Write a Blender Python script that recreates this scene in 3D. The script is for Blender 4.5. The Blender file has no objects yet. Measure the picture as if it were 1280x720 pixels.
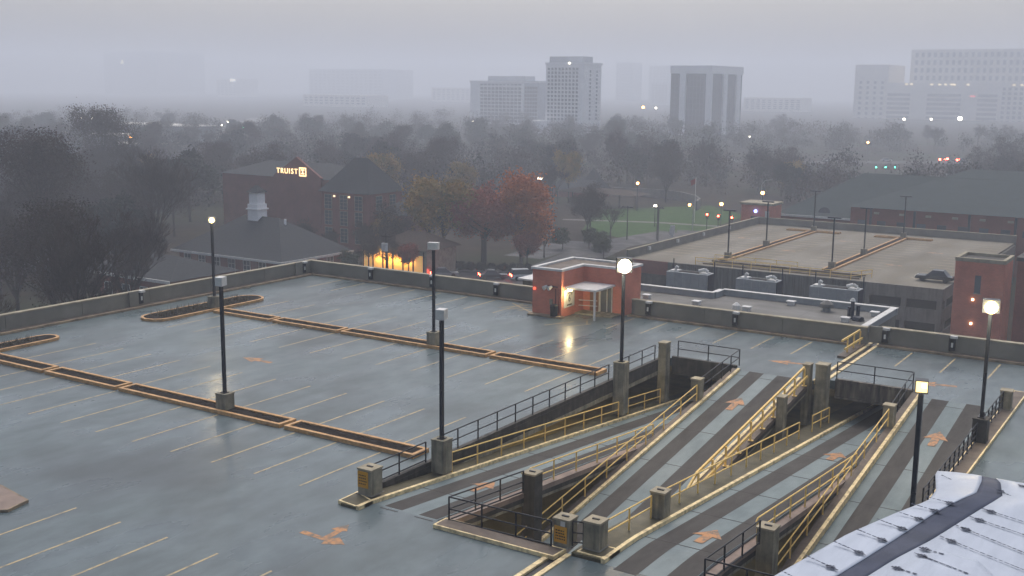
import bpy, math, random
import numpy as np
from mathutils import Vector, Matrix
random.seed(7)
R = math.radians
sc = bpy.context.scene
COL = sc.collection

# ------------------------------------------------------------------ camera
cam_data = bpy.data.cameras.new('camera')
cam = bpy.data.objects.new('camera', cam_data)
COL.objects.link(cam)
cam.location = (0, 0, 16.5)
cam_data.sensor_width = 36.0
cam_data.lens = 36.0 * 1412.26 / 1280.0
cam_data.clip_start = 0.5
cam_data.clip_end = 6000
PIT, ROL, YAW = R(10.1056), R(0.5852), R(32.6152)
fw = Vector((-math.sin(YAW) * math.cos(PIT), math.cos(YAW) * math.cos(PIT), -math.sin(PIT)))
rt = Vector((math.cos(YAW), math.sin(YAW), 0))
up = rt.cross(fw)
r2v = rt * math.cos(ROL) + up * math.sin(ROL)
u2v = -rt * math.sin(ROL) + up * math.cos(ROL)
cam.rotation_euler = Matrix((r2v, u2v, -fw)).transposed().to_euler()
sc.camera = cam

# ------------------------------------------------------------------ sky, sun, exposure
W = bpy.data.worlds.new('World'); sc.world = W; W.use_nodes = True
nt = W.node_tree
bg = nt.nodes['Background']
sky = nt.nodes.new('ShaderNodeTexSky'); sky.sky_type = 'NISHITA'; sky.sun_disc = False
SUN_EL, SUN_AZ = R(60), R(-30)
sky.sun_elevation = SUN_EL; sky.sun_rotation = SUN_AZ
sky.air_density = 1.0; sky.dust_density = 6.0; sky.ozone_density = 1.0
hs = nt.nodes.new('ShaderNodeHueSaturation'); hs.inputs['Saturation'].default_value = 0.85
nt.links.new(sky.outputs[0], hs.inputs['Color'])
nt.links.new(hs.outputs[0], bg.inputs[0])
bg.inputs[1].default_value = 0.15
sd = bpy.data.lights.new('sun', 'SUN'); so = bpy.data.objects.new('sun', sd); COL.objects.link(so)
sd.energy = 0.5; sd.angle = R(50); sd.color = (1.0, 0.97, 0.93)
so.rotation_euler = Vector((math.sin(SUN_AZ)*math.cos(SUN_EL), math.cos(SUN_AZ)*math.cos(SUN_EL), math.sin(SUN_EL))).to_track_quat('Z','Y').to_euler()
so.location = (0, 0, 200)
sc.view_settings.view_transform = 'Standard'; sc.view_settings.look = 'None'
sc.view_settings.gamma = 1.0; sc.view_settings.use_curve_mapping = False
sc.view_settings.exposure = 0.2
sc.cycles.use_denoising = True
sc.cycles.max_bounces = 8; sc.cycles.volume_bounces = 3
sc.cycles.diffuse_bounces = 3; sc.cycles.glossy_bounces = 2
sc.cycles.transparent_max_bounces = 4
sc.cycles.sample_clamp_indirect = 4.0
sc.cycles.use_fast_gi = False

# haze: one closed box round everything
HAZE_DENSITY = 0.00095

# ------------------------------------------------------------------ helpers
class MB:
    def __init__(s): s.v = []; s.f = []; s.m = []
    def add(s, vs, fs, mi=0):
        o = len(s.v); s.v += [tuple(p) for p in vs]
        s.f += [tuple(i + o for i in f) for f in fs]; s.m += [mi] * len(fs)
        return s
    def box(s, x0, x1, y0, y1, z0, z1, mi=0):
        return s.add([(x0,y0,z0),(x1,y0,z0),(x1,y1,z0),(x0,y1,z0),(x0,y0,z1),(x1,y0,z1),(x1,y1,z1),(x0,y1,z1)],
                     [(0,3,2,1),(4,5,6,7),(0,1,5,4),(1,2,6,5),(2,3,7,6),(3,0,4,7)], mi)
    def obox(s, c, dx, dy, dz, rz=0, mi=0):
        o = len(s.v); s.box(-dx/2, dx/2, -dy/2, dy/2, 0, dz, mi)
        ca, sa = math.cos(rz), math.sin(rz)
        for i in range(o, len(s.v)):
            x, y, z = s.v[i]; s.v[i] = (c[0]+x*ca-y*sa, c[1]+x*sa+y*ca, c[2]+z)
        return s
    def prism(s, pts, z0, z1, mi=0):
        n = len(pts)
        a = sum(pts[i][0]*pts[(i+1)%n][1]-pts[(i+1)%n][0]*pts[i][1] for i in range(n))
        if a < 0: pts = pts[::-1]
        z0s = z0 if hasattr(z0, '__len__') else [z0]*n
        z1s = z1 if hasattr(z1, '__len__') else [z1]*n
        vs = [(p[0],p[1],z0s[i]) for i,p in enumerate(pts)] + [(p[0],p[1],z1s[i]) for i,p in enumerate(pts)]
        fs = [tuple(range(n-1,-1,-1)), tuple(range(n,2*n))] + [(i,(i+1)%n,n+(i+1)%n,n+i) for i in range(n)]
        return s.add(vs, fs, mi)
    def tube(s, p, q, r0, r1=None, n=6, mi=0):
        r1 = r0 if r1 is None else r1
        p, q = Vector(p), Vector(q); d = q - p
        if d.length < 1e-6: return s
        d.normalize(); a = Vector((0,0,1)) if abs(d.z) < .95 else Vector((1,0,0))
        u = d.cross(a).normalized(); w = d.cross(u)
        vs = []
        for c, r in ((p,r0),(q,r1)):
            for i in range(n):
                t = 2*math.pi*i/n; vs.append(tuple(c + u*(r*math.cos(t)) + w*(r*math.sin(t))))
        fs = [(i,(i+1)%n,n+(i+1)%n,n+i) for i in range(n)] + [tuple(range(n-1,-1,-1)), tuple(range(n,2*n))]
        return s.add(vs, fs, mi)
    def bar(s, p, q, w, h, mi=0):
        p, q = Vector(p), Vector(q); d = (q-p).normalized()
        u = d.cross(Vector((0,0,1)))
        u = u.normalized() if u.length > 1e-4 else Vector((1,0,0))
        t = u.cross(d).normalized(); u = u*(w/2); t = t*(h/2)
        vs = [p-u-t,p+u-t,p+u+t,p-u+t,q-u-t,q+u-t,q+u+t,q-u+t]
        return s.add(vs, [(0,1,2,3),(7,6,5,4),(0,4,5,1),(1,5,6,2),(2,6,7,3),(3,7,4,0)], mi)
    def slope(s, x0, x1, ys, zf, t, mi=0):
        """slab following z = zf(y) with thickness t"""
        n = len(ys); vs = []
        for y in ys:
            z = zf(y); vs += [(x0,y,z-t),(x1,y,z-t),(x1,y,z),(x0,y,z)]
        fs = [(0,1,2,3), (4*n-1,4*n-2,4*n-3,4*n-4)]
        for i in range(n-1):
            a, b = 4*i, 4*i+4
            for j in range(4):
                k = (j+1)%4; fs.append((a+j,b+j,b+k,a+k))
        return s.add(vs, fs, mi)
    def quad(s, a, b, c, d, mi=0): return s.add([a,b,c,d], [(0,1,2,3)], mi)
    def hip(s, x0, x1, y0, y1, z, zr, inset_x, inset_y=None, ov=.4, mi=0):
        """hip roof, ridge along x"""
        x0 -= ov; x1 += ov; y0 -= ov; y1 += ov; ym = (y0+y1)/2
        vs = [(x0,y0,z),(x1,y0,z),(x1,y1,z),(x0,y1,z),(x0+inset_x,ym,zr),(x1-inset_x,ym,zr)]
        return s.add(vs, [(0,1,5,4),(1,2,5),(2,3,4,5),(3,0,4),(3,2,1,0)], mi)
    def mesh(s, name, mats):
        me = bpy.data.meshes.new(name); me.from_pydata(s.v, [], s.f); me.update()
        mats = mats if isinstance(mats, (list, tuple)) else [mats]
        for m in mats: me.materials.append(m)
        if len(mats) > 1: me.polygons.foreach_set('material_index', s.m)
        return me
    def build(s, name, mats, parent=None, **kw):
        if parent is not None:
            o = wl(parent); s.v = [(x-o.x, y-o.y, z-o.z) for x,y,z in s.v]
        ob = bpy.data.objects.new(name, s.mesh(name, mats)); COL.objects.link(ob)
        if parent is not None: ob.parent = parent
        for k, v in kw.items(): ob[k] = v
        return ob
def wl(o):
    p = Vector((0,0,0))
    while o is not None: p = p + Vector(o.location); o = o.parent
    return p
def T(name, label, cat, loc=(0,0,0), group=None, rz=0):
    o = bpy.data.objects.new(name, None); COL.objects.link(o); o.location = loc; o.rotation_euler = (0,0,rz)
    o.empty_display_size = .3; o['label'] = label; o['category'] = cat
    if group: o['group'] = group
    return o
def tag(o, label, cat, group=None):
    o['label'] = label; o['category'] = cat
    if group: o['group'] = group
    return o
def struct(o, label=None):
    o['kind'] = 'structure'
    if label: o['label'] = label
    return o
def inst(name, me, parent, loc=(0,0,0), rot=(0,0,0), scale=(1,1,1), **kw):
    ob = bpy.data.objects.new(name, me); COL.objects.link(ob); ob.parent = parent
    if parent is not None: loc = Vector(loc) - (wl(parent) if kw.pop('world', False) else Vector((0,0,0)))
    ob.location = loc; ob.rotation_euler = rot; ob.scale = scale
    return ob
def copy_thing(o, loc, rz=0, label=None, group=None, scale=None):
    c = o.copy(); COL.objects.link(c); c.location = loc; c.rotation_euler = (0,0,rz)
    if label: c['label'] = label
    if group: c['group'] = group
    if scale: c.scale = scale
    for ch in o.children:
        d = ch.copy(); COL.objects.link(d); d.parent = c
        for g in ch.children:
            e = g.copy(); COL.objects.link(e); e.parent = d
    return c
def text(name, body, size, loc, rot, m, parent, ext=.01, align='CENTER'):
    cu = bpy.data.curves.new(name, 'FONT'); cu.body = body; cu.size = size; cu.extrude = ext; cu.align_x = align; cu.align_y = 'CENTER'
    tmp = bpy.data.objects.new(name, cu); me = bpy.data.meshes.new_from_object(tmp); me.name = name
    bpy.data.objects.remove(tmp); me.materials.clear(); me.materials.append(m)
    ob = bpy.data.objects.new(name, me); COL.objects.link(ob); ob.parent = parent
    ob.location = Vector(loc) - wl(parent); ob.rotation_euler = rot
    return ob

# ------------------------------------------------------------------ materials (world-space noise)
def mat(name, c1, c2=None, scale=1.0, rough=.7, rough2=None, bump=0.0, stretch=(1,1,1), metal=0.0, detail=6.0, c3=None, scale3=.15, spec=.22, grime=0.0, con=(.35,.65)):
    m = bpy.data.materials.new(name); m.use_nodes = True
    t = m.node_tree; b = t.nodes['Principled BSDF']; L = t.links.new
    b.inputs['Metallic'].default_value = metal
    b.inputs['Specular IOR Level'].default_value = spec
    g = t.nodes.new('ShaderNodeNewGeometry')
    mp = t.nodes.new('ShaderNodeMapping'); mp.inputs['Scale'].default_value = stretch
    L(g.outputs['Position'], mp.inputs['Vector'])
    n = t.nodes.new('ShaderNodeTexNoise'); n.inputs['Scale'].default_value = scale; n.inputs['Detail'].default_value = detail
    n.inputs['Roughness'].default_value = .62
    L(mp.outputs[0], n.inputs['Vector'])
    cr = t.nodes.new('ShaderNodeValToRGB')
    cr.color_ramp.elements[0].position = con[0]; cr.color_ramp.elements[1].position = con[1]
    c2 = c2 or tuple(x*.75 for x in c1)
    cr.color_ramp.elements[0].color = (*c2, 1); cr.color_ramp.elements[1].color = (*c1, 1)
    L(n.outputs['Fac'], cr.inputs[0])
    out = cr.outputs[0]
    if c3:
        n3 = t.nodes.new('ShaderNodeTexNoise'); n3.inputs['Scale'].default_value = scale3; n3.inputs['Detail'].default_value = 4
        L(g.outputs['Position'], n3.inputs['Vector'])
        r3 = t.nodes.new('ShaderNodeValToRGB'); r3.color_ramp.elements[0].position = .48; r3.color_ramp.elements[1].position = .66
        L(n3.outputs['Fac'], r3.inputs[0])
        mx = t.nodes.new('ShaderNodeMix'); mx.data_type = 'RGBA'
        L(r3.outputs[0], mx.inputs[0]); L(out, mx.inputs[6]); mx.inputs[7].default_value = (*c3, 1)
        out = mx.outputs[2]
    if grime:
        mg = t.nodes.new('ShaderNodeMapping'); mg.inputs['Scale'].default_value = (2.2,2.2,.25)
        L(g.outputs['Position'], mg.inputs['Vector'])
        ng = t.nodes.new('ShaderNodeTexNoise'); ng.inputs['Scale'].default_value = 1.6; ng.inputs['Detail'].default_value = 5
        L(mg.outputs[0], ng.inputs['Vector'])
        rg = t.nodes.new('ShaderNodeValToRGB'); rg.color_ramp.elements[0].position = .45; rg.color_ramp.elements[1].position = .7
        rg.color_ramp.elements[1].color = (grime,grime,grime,1)
        L(ng.outputs['Fac'], rg.inputs[0])
        mx = t.nodes.new('ShaderNodeMix'); mx.data_type = 'RGBA'
        L(rg.outputs[0], mx.inputs[0]); L(out, mx.inputs[6]); mx.inputs[7].default_value = (.02,.02,.018,1)
        out = mx.outputs[2]
    L(out, b.inputs['Base Color'])
    if rough2 is not None:
        nr = t.nodes.new('ShaderNodeTexNoise'); nr.inputs['Scale'].default_value = .35; nr.inputs['Detail'].default_value = 7
        L(mp.outputs[0], nr.inputs['Vector'])
        rr = t.nodes.new('ShaderNodeMapRange'); rr.inputs[1].default_value = .38; rr.inputs[2].default_value = .62
        rr.inputs[3].default_value = rough; rr.inputs[4].default_value = rough2
        L(nr.outputs['Fac'], rr.inputs[0]); L(rr.outputs[0], b.inputs['Roughness'])
    else: b.inputs['Roughness'].default_value = rough
    if bump:
        bp = t.nodes.new('ShaderNodeBump'); bp.inputs['Strength'].default_value = bump; bp.inputs['Distance'].default_value = .02
        L(n.outputs['Fac'], bp.inputs['Height']); L(bp.outputs[0], b.inputs['Normal'])
    return m
def emit(name, c, s):
    m = bpy.data.materials.new(name); m.use_nodes = True
    b = m.node_tree.nodes['Principled BSDF']; b.inputs['Base Color'].default_value = (*[min(1,x) for x in c],1)
    b.inputs['Emission Color'].default_value = (*c,1); b.inputs['Emission Strength'].default_value = s
    return m
def brick(name, c1, c2, mortar):
    m = bpy.data.materials.new(name); m.use_nodes = True
    t = m.node_tree; b = t.nodes['Principled BSDF']; L = t.links.new
    g = t.nodes.new('ShaderNodeNewGeometry'); sx = t.nodes.new('ShaderNodeSeparateXYZ'); L(g.outputs['Position'], sx.inputs[0])
    ad = t.nodes.new('ShaderNodeMath'); L(sx.outputs[0], ad.inputs[0]); L(sx.outputs[1], ad.inputs[1])
    cb = t.nodes.new('ShaderNodeCombineXYZ'); L(ad.outputs[0], cb.inputs[0]); L(sx.outputs[2], cb.inputs[1])
    br = t.nodes.new('ShaderNodeTexBrick'); br.inputs['Scale'].default_value = 1.0
    br.inputs['Brick Width'].default_value = .22; br.inputs['Row Height'].default_value = .075; br.inputs['Mortar Size'].default_value = .008
    br.inputs['Color1'].default_value = (*c1,1); br.inputs['Color2'].default_value = (*c2,1); br.inputs['Mortar'].default_value = (*mortar,1)
    L(cb.outputs[0], br.inputs['Vector'])
    n = t.nodes.new('ShaderNodeTexNoise'); n.inputs['Scale'].default_value = .7; n.inputs['Detail'].default_value = 6; L(g.outputs['Position'], n.inputs['Vector'])
    mr = t.nodes.new('ShaderNodeMapRange'); mr.inputs[3].default_value = .6; mr.inputs[4].default_value = 1.3; L(n.outputs['Fac'], mr.inputs[0])
    mx = t.nodes.new('ShaderNodeMix'); mx.data_type = 'RGBA'; mx.blend_type = 'MULTIPLY'; mx.inputs[0].default_value = 1
    L(br.outputs[0], mx.inputs[6]); L(mr.outputs[0], mx.inputs[7]); L(mx.outputs[2], b.inputs['Base Color'])
    b.inputs['Roughness'].default_value = .85
    return m

M = {}
M['deck'] = mat('wet_deck_coating', (.102,.138,.15), (.068,.094,.105), 1.1, .24, .48, .04, (1,.45,1), detail=9, c3=(.047,.064,.071), scale3=.11, spec=.25)
M['strip'] = mat('grip_strip', (.066,.063,.06), (.046,.043,.041), 2.2, .7, .85, .08, (1,.3,1), detail=8, spec=.15)
M['ramp_blue'] = mat('ramp_coating', (.16,.205,.215), (.115,.152,.163), 1.3, .5, .7, .05, (1,.4,1), detail=8, spec=.25)
M['line'] = mat('faded_line_paint', (.42,.33,.18), (.17,.16,.125), 2.2, .45, None, 0, detail=8, con=(.34,.52))
M['arrow'] = mat('faded_orange_paint', (.42,.2,.075), (.13,.11,.085), 3.0, .5, None, 0, detail=8, con=(.4,.55))
M['conc'] = mat('weathered_concrete', (.31,.285,.21), (.17,.16,.12), 1.6, .8, None, .15, grime=.55)
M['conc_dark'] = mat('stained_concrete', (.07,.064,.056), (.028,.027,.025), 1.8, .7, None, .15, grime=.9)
M['parapet'] = mat('parapet_concrete', (.22,.212,.18), (.175,.168,.143), .6, .8, None, .06, c3=(.16,.154,.132), scale3=.35)
M['coping'] = mat('coping_concrete', (.36,.32,.23), (.22,.195,.14), 1.5, .75, None, .1)
M['curb_tan'] = mat('orange_tan_curb_paint', (.6,.36,.16), (.33,.19,.085), 3.2, .6, None, .1, detail=8)
M['curb_cream'] = mat('cream_curb_paint', (.8,.65,.36), (.4,.32,.19), 3.2, .6, None, .1, detail=9, con=(.36,.56))
M['curb_worn'] = mat('worn_edge_curb', (.34,.26,.17), (.15,.12,.09), 1.3, .7, None, .1, detail=9)
M['walk'] = mat('damp_walkway_concrete', (.095,.085,.048), (.055,.05,.03), 1.5, .5, .7, .1, detail=8)
M['walk_brown'] = mat('brown_walkway_concrete', (.15,.12,.095), (.085,.07,.058), 1.5, .55, .75, .1, detail=8)
M['walk_pink'] = mat('pinkish_walkway_concrete', (.26,.2,.165), (.17,.13,.11), 1.2, .55, .75, .1, detail=8)
M['soil'] = mat('dark_wet_mulch', (.035,.03,.027), (.015,.013,.012), 6, 1.0, None, .5, spec=.05)
M['black'] = mat('dark_painted_steel', (.012,.014,.02), (.008,.009,.013), 4, .4, None, 0)
M['pole'] = mat('dark_blue_pole_paint', (.018,.022,.034), (.012,.015,.022), 3, .35, None, 0)
M['yellow'] = mat('cream_yellow_rail_paint', (.84,.6,.2), (.66,.45,.14), 5, .45, None, 0)
M['yellow_sign'] = mat('yellow_sign_face', (.6,.3,.03), (.5,.25,.025), 3, .5)
M['ink'] = mat('black_ink', (.02,.018,.015), None, 3, .6)
M['white'] = mat('white_paint', (.62,.62,.6), (.48,.48,.46), 2, .55)
M['white_metal'] = mat('white_metal', (.66,.66,.64), (.5,.5,.49), 2, .4)
M['brick'] = brick('red_brick', (.62,.18,.108), (.52,.14,.085), (.46,.25,.19))  # red brick, colour raised to stand in for warm lamp light
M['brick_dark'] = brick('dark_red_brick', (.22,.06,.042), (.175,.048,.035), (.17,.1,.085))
M['roof_gray'] = mat('gray_flat_roof_membrane', (.13,.13,.122), (.095,.095,.09), 1.2, .5, .8, .05, (.3,1,1), detail=8, c3=(.16,.16,.15), scale3=.25)
M['hvac'] = mat('blue_gray_cabinet_metal', (.3,.325,.34), (.25,.27,.285), 2, .45, None, 0)
M['hvac_dark'] = mat('dark_louvre_metal', (.035,.045,.065), (.025,.03,.045), 3, .5)
M['deck_beige'] = mat('beige_worn_deck', (.165,.148,.112), (.13,.118,.09), .7, .6, .9, .03, (1,.3,1), detail=8, c3=(.14,.128,.1), scale3=.08, spec=.3)
M['facade'] = mat('garage_facade_concrete', (.22,.21,.18), (.17,.163,.14), .8, .8, None, .05, grime=.3)
M['ribbed'] = mat('dark_ribbed_concrete', (.13,.135,.125), (.07,.075,.07), 1.5, .8, None, .1, (3,3,.2), grime=.6)
M['shade_fill'] = mat('interior_shade_colour', (.03,.03,.028), None, 1, .9)  # near-black colour stands in for shade inside openings and wells
M['glass'] = mat('dark_glass', (.05,.06,.075), (.035,.045,.055), .3, .3, None, 0)
M['glass_pale'] = mat('pale_reflective_glass', (.11,.13,.15), (.09,.1,.12), .3, .15, None, 0)
M['tower_white'] = mat('white_tower_panel', (.8,.8,.79), (.7,.7,.69), .2, .7)
M['tower_gray'] = mat('gray_tower_panel', (.36,.39,.42), (.3,.32,.35), .2, .6)
M['tower_dark'] = mat('dark_tower_panel', (.085,.1,.12), (.07,.08,.1), .2, .6)
M['tower_beige'] = mat('beige_tower_panel', (.66,.62,.55), (.55,.52,.46), .2, .75)
M['ground'] = mat('dim_leaf_litter_ground', (.04,.03,.022), (.02,.016,.012), .25, 1.0, None, .1, c3=(.026,.036,.018), scale3=.02, spec=.05)
M['asphalt'] = mat('wet_asphalt', (.042,.043,.046), (.03,.03,.033), .8, .6, .85, .05, spec=.2)
M['pave'] = mat('pale_pavement', (.17,.165,.15), (.13,.125,.115), .9, .8, .9, spec=.2)
M['grass'] = mat('lawn_grass', (.045,.095,.025), (.03,.06,.017), .6, 1.0, None, .3, spec=.05)
M['slate'] = mat('slate_gray_shingles', (.036,.041,.046), (.024,.028,.032), 2.0, .9, None, .2, (1,1,4))
M['teal'] = mat('teal_standing_seam', (.028,.045,.05), (.022,.036,.04), .5, .85, spec=.2)
M['brown_roof'] = mat('brown_shingles', (.05,.034,.026), (.034,.023,.018), 2, .9)
M['bark'] = mat('dark_bark', (.045,.036,.03), (.028,.023,.02), 4, .9)
M['twig'] = mat('brown_twigs', (.062,.043,.035), (.034,.026,.022), .6, .9)
M['leaf_orange'] = mat('rust_orange_leaves', (.5,.15,.03), (.28,.08,.025), 1.1, .8)
M['leaf_red'] = mat('dark_red_leaves', (.34,.09,.055), (.17,.055,.038), 1.1, .8)
M['leaf_olive'] = mat('yellow_olive_leaves', (.36,.2,.045), (.1,.11,.03), .5, .8)
M['leaf_green'] = mat('dull_green_leaves', (.045,.065,.022), (.026,.04,.015), 1.1, .8)
M['leaf_dark'] = mat('dark_evergreen_leaves', (.022,.03,.02), (.012,.017,.012), .8, .8)
M['leaf_brown'] = mat('dull_brown_leaves', (.055,.038,.029), (.032,.023,.019), .8, .8)
M['dry'] = mat('dry_grass_blades', (.15,.13,.085), (.08,.07,.045), 3, .9)
M['membrane'] = mat('white_underlay_sheet', (.42,.475,.56), (.35,.4,.48), .9, .4, .6, .12, (3,.6,3), detail=8)
M['seam'] = mat('blue_gray_seam_tape', (.05,.062,.1), (.032,.042,.07), 1.5, .6, .8, .05)
M['car_dark'] = mat('dark_car_paint', (.02,.025,.03), (.015,.018,.022), 3, .2)
M['car_white'] = mat('white_car_paint', (.55,.56,.57), (.48,.49,.5), 3, .25)
M['car_gray'] = mat('gray_car_paint', (.2,.21,.22), (.16,.17,.18), 3, .25)
M['car_red'] = mat('red_car_paint', (.25,.03,.025), (.2,.025,.02), 3, .25)
M['tyre'] = mat('tyre_rubber', (.012,.012,.012), None, 3, .8)
M['tail'] = emit('tail_lamp_red', (1,.06,.03), 45)
M['tail_far'] = emit('far_red_lamp', (1,.07,.04), 40)
M['head'] = emit('head_lamp', (1,.93,.8), 10)
M['lamp_on'] = emit('sodium_lens_lit', (1,.78,.36), 2.6)
M['lamp_hot'] = emit('white_lens_lit', (1,.9,.66), 5)
M['lamp_soft'] = emit('half_lit_lens', (1,.8,.4), .5)
M['lamp_orange'] = emit('orange_street_lens', (1,.42,.1), 22)
M['lamp_white'] = emit('white_street_lens', (1,.9,.7), 16)
M['lamp_small'] = emit('small_wall_lens', (1,.85,.5), 5)
M['lamp_green'] = emit('green_signal_lens', (.1,1,.55), 8)
M['lamp_blue'] = emit('blue_beacon', (.15,.25,1), 14)
M['lens_off'] = mat('unlit_white_lens', (.6,.61,.58), (.5,.51,.48), 3, .3)
M['win_lit'] = emit('lit_window', (1,.8,.5), 1.6)
M['store_lit'] = emit('lit_shopfront', (1,.55,.15), .35)
M['sign_lit'] = emit('lit_sign_letters', (1,.72,.35), 2.2)

GZ = -14.0                               # street level; the parking deck is z = 0

# ------------------------------------------------------------------ ground, far roads
struct(MB().quad((-3000,-190,GZ),(1200,-190,GZ),(1200,3400,GZ),(-3000,3400,GZ)).build('ground', M['ground']), 'dim ground below the garage')
def road(name, pts, w, m, dz, label):
    b = MB()
    for i in range(len(pts)-1):
        p, q = Vector((*pts[i],0)), Vector((*pts[i+1],0)); d = (q-p).normalized(); n = Vector((-d.y,d.x,0))*(w/2)
        p = p - d*.2*(i>0); z = Vector((0,0,GZ+dz+.003*(i%2)))
        b.quad(p-n+z, q-n+z, q+n+z, p+n+z)
    return struct(b.build(name, m), label)
road('street', [(-330,60),(-170,117),(-118,141),(-94,151),(-50,172)], 13, M['asphalt'], .012, 'wet street behind the parking deck')
road('street', [(-94,151),(-103,196),(-100,222),(-70,235),(40,262)], 9, M['asphalt'], .024, 'street curving past the park lawn')
road('street', [(-420,380),(-227,431),(-150,480),(-60,560),(120,640)], 16, M['asphalt'], .012, 'distant street with tail lights')
road('highway', [(-480,440),(-552,513),(-640,620),(-760,760)], 22, M['pave'], .012, 'pale highway in the far left fog')
road('pavement', [(-150,131),(-118,149),(-98,159)], 3.0, M['pave'], .03, 'pavement along the street')
road('park_path', [(-132,228),(-112,236),(-96,238)], 2.2, M['pave'], .03, 'park path')
struct(MB().add([(-136,252,GZ+.018),(-118,212,GZ+.018),(-103,206,GZ+.018),(-97,230,GZ+.018),(-100,262,GZ+.018),(-117,280,GZ+.018)], [(0,1,2,3,4,5)]).build('lawn', M['grass']), 'green park lawn inside the curved wall')
struct(MB().quad((-112,172,GZ+.02),(-104,172,GZ+.02),(-106,198,GZ+.02),(-114,196,GZ+.02)).build('parking_lot', M['asphalt']), 'small dark lot among the trees')

# ------------------------------------------------------------------ main parking deck
r1 = lambda y: -min(3.35, .09*max(0.0, y-33.2))          # ramps that fall away from the viewer
r3 = lambda y: -min(3.35, .082*max(0.0, y-35.7))
r2 = lambda y: -min(3.35, .13*max(0.0, 62.5-y))           # ramps that fall towards the viewer
LOW = -3.36
YR = [28,30,32,33,34,35,36,37,38,40,44,48,52,56,60,61.5,62.5,63.5,66,69,73.5]
deck = MB()
for a in [(-68.6,-28.75,8,74.0),(-28.75,-19.35,8,33.3),(-18.75,14,8,33.3),(-28.75,-24.15,62.95,74.0),(-24.15,-19.35,62.5,74.0),
          (-18.75,-13.9,63.3,74.6),(-13.9,14,62.5,74.6),(-9.3,14,33.3,62.5)]:
    deck.box(a[0],a[1],a[2],a[3],-.5,0)
deck = struct(deck.build('parking_deck', M['deck']), 'wet blue gray top deck of the parking garage')
struct(MB().box(-68.4,13.8,8.2,73.8,LOW-.3,LOW).build('lower_floor', mat('olive_glow_floor', (.24,.2,.09), (.16,.135,.065), 1.0, .8)), 'dark level under the top deck')  # olive floor colour paints in the warm glow of the lower level
gw = MB()
for a in [(-68.9,-68.6,7.7,74.9),(14,14.3,7.7,74.9),(-68.6,14,7.7,8.0),(-68.6,14,74.62,74.9)]: gw.box(*a,GZ,-.02)
struct(gw.build('garage_wall', M['facade']), 'outer concrete wall of the parking garage')
# stall lines
SL = MB().box(-.05,.05,0,5.3,0,.004).mesh('stall_line', M['line'])
SLs = MB().box(-.05,.05,0,4.3,0,.004).mesh('stall_line', M['line'])
def lines(x0, n, y, me=SL, step=-2.637, skip=()):
    for k in range(n):
        if k in skip: continue
        inst('stall_line', me, deck, (x0+step*k, y, .001))
lines(-31.65, 12, 33.15); lines(-31.65, 12, 39.95)
lines(-31.8, 12, 51.1); lines(-31.8, 12, 57.75)
lines(-22.7, 6, 68.3, SLs); lines(-45.4, 8, 68.3, SLs)
lines(-11.1, 4, 68.8, SLs, skip=(3,)); lines(-8.4, 1, 68.8, SLs)
lines(-26.6, 5, 21.1); lines(-31.65, 2, 12)
hm = MB()
for i in range(4): hm.bar((-46.2+i*.9,70.2,.004),(-44.8+i*.9,72.3,.004),.1,.004)
hm.bar((-43.3,70.2,.004),(-46.3,72.4,.005),.1,.004)
hm.build('hatch_marking', M['line'], deck)
hm = MB(); hm.bar((-40.0,66.8,.004),(-38.9,69.0,.004),.1,.004); hm.bar((-38.6,66.9,.004),(-37.5,69.0,.004),.1,.004); hm.bar((-37.7,68.8,.004),(-38.3,69.9,.006),.1,.004)
hm.build('hatch_marking', M['line'], deck)
ap = [(-28.16,29.42),(-28.15,29.71),(-27.16,29.64),(-27.18,30.37),(-27.43,30.38),(-27.15,31.06),(-26.78,30.54),(-26.93,30.44),(-26.84,29.67),(-26.6,29.93),(-26.01,29.52),(-26.78,29.09),(-26.86,29.39)]
MB().prism(ap, .001, .005).build('painted_arrow', M['arrow'], deck)
def arrow_mesh(L=2.4):
    w = .17
    return [(-w,0),(w,0),(w,L*.5),(.55,L*.45),(0,L),(-.55,L*.45),(-w,L*.5)]
AM = MB().prism(arrow_mesh(), .001, .005).mesh('painted_arrow', M['arrow'])
for x, y, a in [(-47.8,47.9,90),(-20.9,66.2,100),(-12.2,66.0,100)]:
    inst('painted_arrow', AM, deck, (x,y,.001), (0,0,R(a)))
MB().add([(-5.9+.28*math.cos(t*math.pi/5), 53.0+.28*math.sin(t*math.pi/5), .006) for t in range(10)], [tuple(range(10))]).build('drain', M['black'], deck)

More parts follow.
